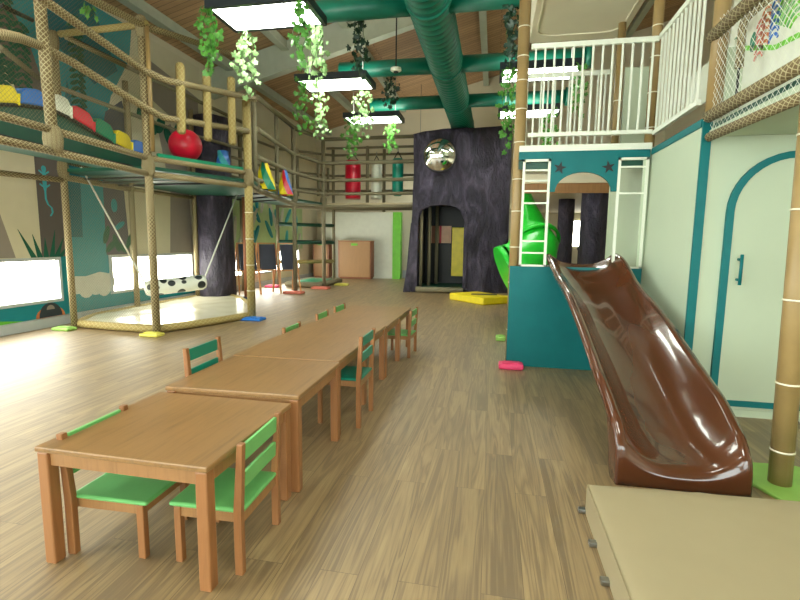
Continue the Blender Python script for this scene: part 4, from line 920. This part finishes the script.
b = MB(); R0 = .43; prof = [(R0*math.cos(math.pi/2*i/10), .16*math.sin(math.pi/2*i/10)) for i in range(11)]; b.lathe(c, prof, 36, axis=(.15, -1, -.12)); b.build('mirror', 'chrome', mt)
b = MB(); b.lathe(c, [(R0+.0, -.06), (R0+.02, -.03), (R0+.02, .012), (R0-.01, .016)], 36, axis=(.15, -1, -.12)); b.build('rim', 'dgrey', mt)
b = MB(); b.tube([c+Vector((0, .04, 0)), (c.x, 13.1, c.z)], .03, 8); b.build('bracket', 'steel', mt)
b = MB(); b.prism([(-2.22, 12.94, 0), (-2.42, 12.9, 0), (-2.34, 12.95, .6), (-2.24, 12.98, 1.9)], (0, .3, 0)); b.build('buttress', 'bark', tw)

# yellow mat
t = thing('yellow_mat', 'folded yellow mat with a dark hand slot lying before the bark tower', 'mat', tuple(at(483, 305, z=0)))
q0, q1, q2 = at(449, 299.5, z=0), at(483, 305.5, z=0), at(512, 303.5, z=0); q3 = q0+(q2-q1)
b = MB(); b.prism([q0, q1, q2, q3][::-1], (0, 0, .17)); b.build('foam', 'yellow', t, bevel=.03)
cq = (q0+q2)/2; b = MB(); dq = (q2-q1).normalized(); eq = Vector((-dq.y, dq.x, 0)); b.obox((cq.x+.1, cq.y, .172), Vector((.3, .02, 0)), Vector((0, .1, 0)), Vector((0, 0, .006))); b.build('slot', 'dgrey', t)

# green tube slide behind the play house
t = thing('tube_slide', 'bright green moulded tube slide behind the play house lattice', 'slide', (.6, 9, 0))
b = MB(); ctr = [(.55, 9.6, 2.35), (.60, 9.45, 2.0), (.66, 9.3, 1.65), (.72, 9.1, 1.35), (.66, 8.9, 1.1), (.48, 8.75, .98), (.30, 8.7, .92)]
b.tube(ctr, [.08, .18, .30, .42, .44, .43, .43], 26, cap=False); o_ = b.build('tube', 'slideg', t); so = o_.modifiers.new('shell', 'SOLIDIFY'); so.thickness = .03
b = MB(); b.tube([(.30, 8.7, .92), (.21, 8.68, .88)], .47, 30); o_ = b.build('mouth_flange', 'slideg', t)
b = MB(); b.tube([(.70, 9.13, 1.38), (.725, 9.08, 1.33)], .46, 26, cap=False); o_ = b.build('joint_flange', 'slideg', t); o_.modifiers.new('shell', 'SOLIDIFY').thickness = .05
b = MB(); b.box((.42, 8.5, .0), (.56, 8.9, .5)); b.build('stand', 'deckg', t)
barkcol('bark_column', 'narrow dark bark column seen left in the play house arch', 1.69, 12.2, .18, 0, 2.45, 0)
barkcol('bark_column', 'wide dark bark column seen right in the play house arch', 1.80, 9.35, .24, 0, 2.45, 0)
t = thing('black_bollard', 'thin black post in front of the bright window', 'post', tuple(at(580, 262, y=9.8).xy)+(0,)); p = at(579.5, 250, y=9.8); tubes('shaft', 'black', [(p.x, p.y, 0), (p.x, p.y, p.z)], .03, t)
b = MB(); b.sphere((p.x, p.y, p.z+.02), .045, 14, 8); b.build('knob', 'black', t)

# ================================================================== IVY
def vine(px, pyt, pyb, y, wpx, m_, lab, n, s_=.075, y2=None):
    a = at(px, pyt, y=y); c = at(px, pyb, y=y); z0, z1 = c.z, a.z; wd = wpx*y/475/2; rnd = random.Random(int(px*13+pyb))
    t_ = thing('hanging_ivy', lab, 'plant', (a.x, a.y, z1), 'artificial ivy strands hanging from the ceiling')
    strands = 3; b = MB(); lf = MB()
    paths = []
    for k in range(strands):
        ox = (k-1)*wd*.55; ph0 = rnd.random()*6; zb_ = z0+(z1-z0)*(.0 if k == 1 else .1+.15*rnd.random())
        zt_ = z1 if abs(z1-4.3) > .3 else 4.32
        pts = [Vector((a.x+ox*min(1, i/2)+.02*math.sin(i*1.3+ph0), a.y+.02*math.cos(i*1.1+ph0)+(k-1)*.03, zt_+(zb_-zt_)*i/8)) for i in range(9)]
        paths.append(pts); b.tube(pts, .004, 5)
    b.build('stem', 'stem', t_)
    shape = [(0, -.05), (.30, -.28), (.55, -.12), (.42, .12), (.62, .42), (.28, .45), (0, .85), (-.28, .45), (-.62, .42), (-.42, .12), (-.55, -.12), (-.30, -.28)]
    n = int(n*.72); wd *= .85
    for i in range(n):
        pts = paths[i % strands]; f = (i//strands+rnd.random())/(n/strands)*7.99; f = min(f, 7.99); j = int(f); p = pts[j].lerp(pts[j+1], f-j)
        p = p+Vector((rnd.uniform(-1, 1)*wd*.75, rnd.uniform(-1, 1)*.06, rnd.uniform(-.03, .03))); sz = s_*rnd.uniform(.7, 1.25)
        yaw = rnd.uniform(-1.0, 1.0); pitch = rnd.uniform(-.5, .6); roll = math.pi+rnd.uniform(-.9, .9)
        R_ = Matrix.Rotation(yaw, 3, 'Z') @ Matrix.Rotation(math.pi/2+pitch, 3, 'X') @ Matrix.Rotation(roll, 3, 'Z')
        o0 = len(lf.v)
        lf.v.append(p+R_ @ Vector((0, .15*sz, .10*sz)))
        for (u, v) in shape: lf.v.append(p+R_ @ Vector((u*sz, v*sz, 0)))
        ns = len(shape)
        for k in range(ns): lf.face([o0, o0+1+k, o0+1+(k+1) % ns], None, 0, True)
    o_ = lf.build('leaves', m_, t_); return t_
vine(208, 6, 74, 5.85, 17, 'leafl', 'bright green ivy at the near left corner of the biggest lamp', 95)
vine(245, 33, 96, 6.55, 19, 'leafp', 'pale variegated ivy below the left end of the biggest lamp', 95)
vine(299, 2, 72, 5.82, 14, 'leafl', 'bright ivy crossing the right end of the biggest lamp', 70)
vine(317, 24, 86, 6.55, 16, 'leafp', 'pale ivy hanging at the far right corner of the biggest lamp', 80)
vine(302, 80, 134, 8.6, 15, 'leafl', 'green ivy at the left end of the second lamp', 75)
vine(320, 84, 141, 9.25, 16, 'leafp', 'pale green ivy under the middle of the second lamp', 75)
vine(360, 12, 78, 7.3, 16, 'leafshade', 'ivy coloured dark as if backlit, left of the main air duct', 90)
vine(363, 80, 140, 9.3, 18, 'leafp', 'variegated ivy at the right end of the second lamp', 85)
vine(351, 118, 157, 11.3, 15, 'leafl', 'bright ivy hanging just above the red punching bag', 75, .085)
vine(391, 76, 110, 9.9, 13, 'leafshade', 'short ivy tuft coloured dark as if backlit, under the small ceiling sensor', 60)
vine(391, 119, 154, 11.9, 12, 'leafl', 'bright ivy hanging above the teal punching bag', 60, .085)
vine(513, 2, 68, 7.1, 13, 'leafshade', 'ivy coloured dark as if backlit, left of the tall bamboo coloured pole', 85)
vine(509, 70, 152, 8.6, 14, 'leafl', 'long bright ivy left of the tall bamboo coloured pole', 100)
vine(580, 72, 116, 8.6, 11, 'leafl', 'ivy behind the white railing at the right lamp end', 55)
vine(551, 114, 152, 11.2, 14, 'leafl', 'ivy low behind the white railing by the far lamp', 60, .085)
vine(88, -14, 18, 5.6, 8, 'leafl', 'small ivy tip hanging at the top left before the mural', 14)
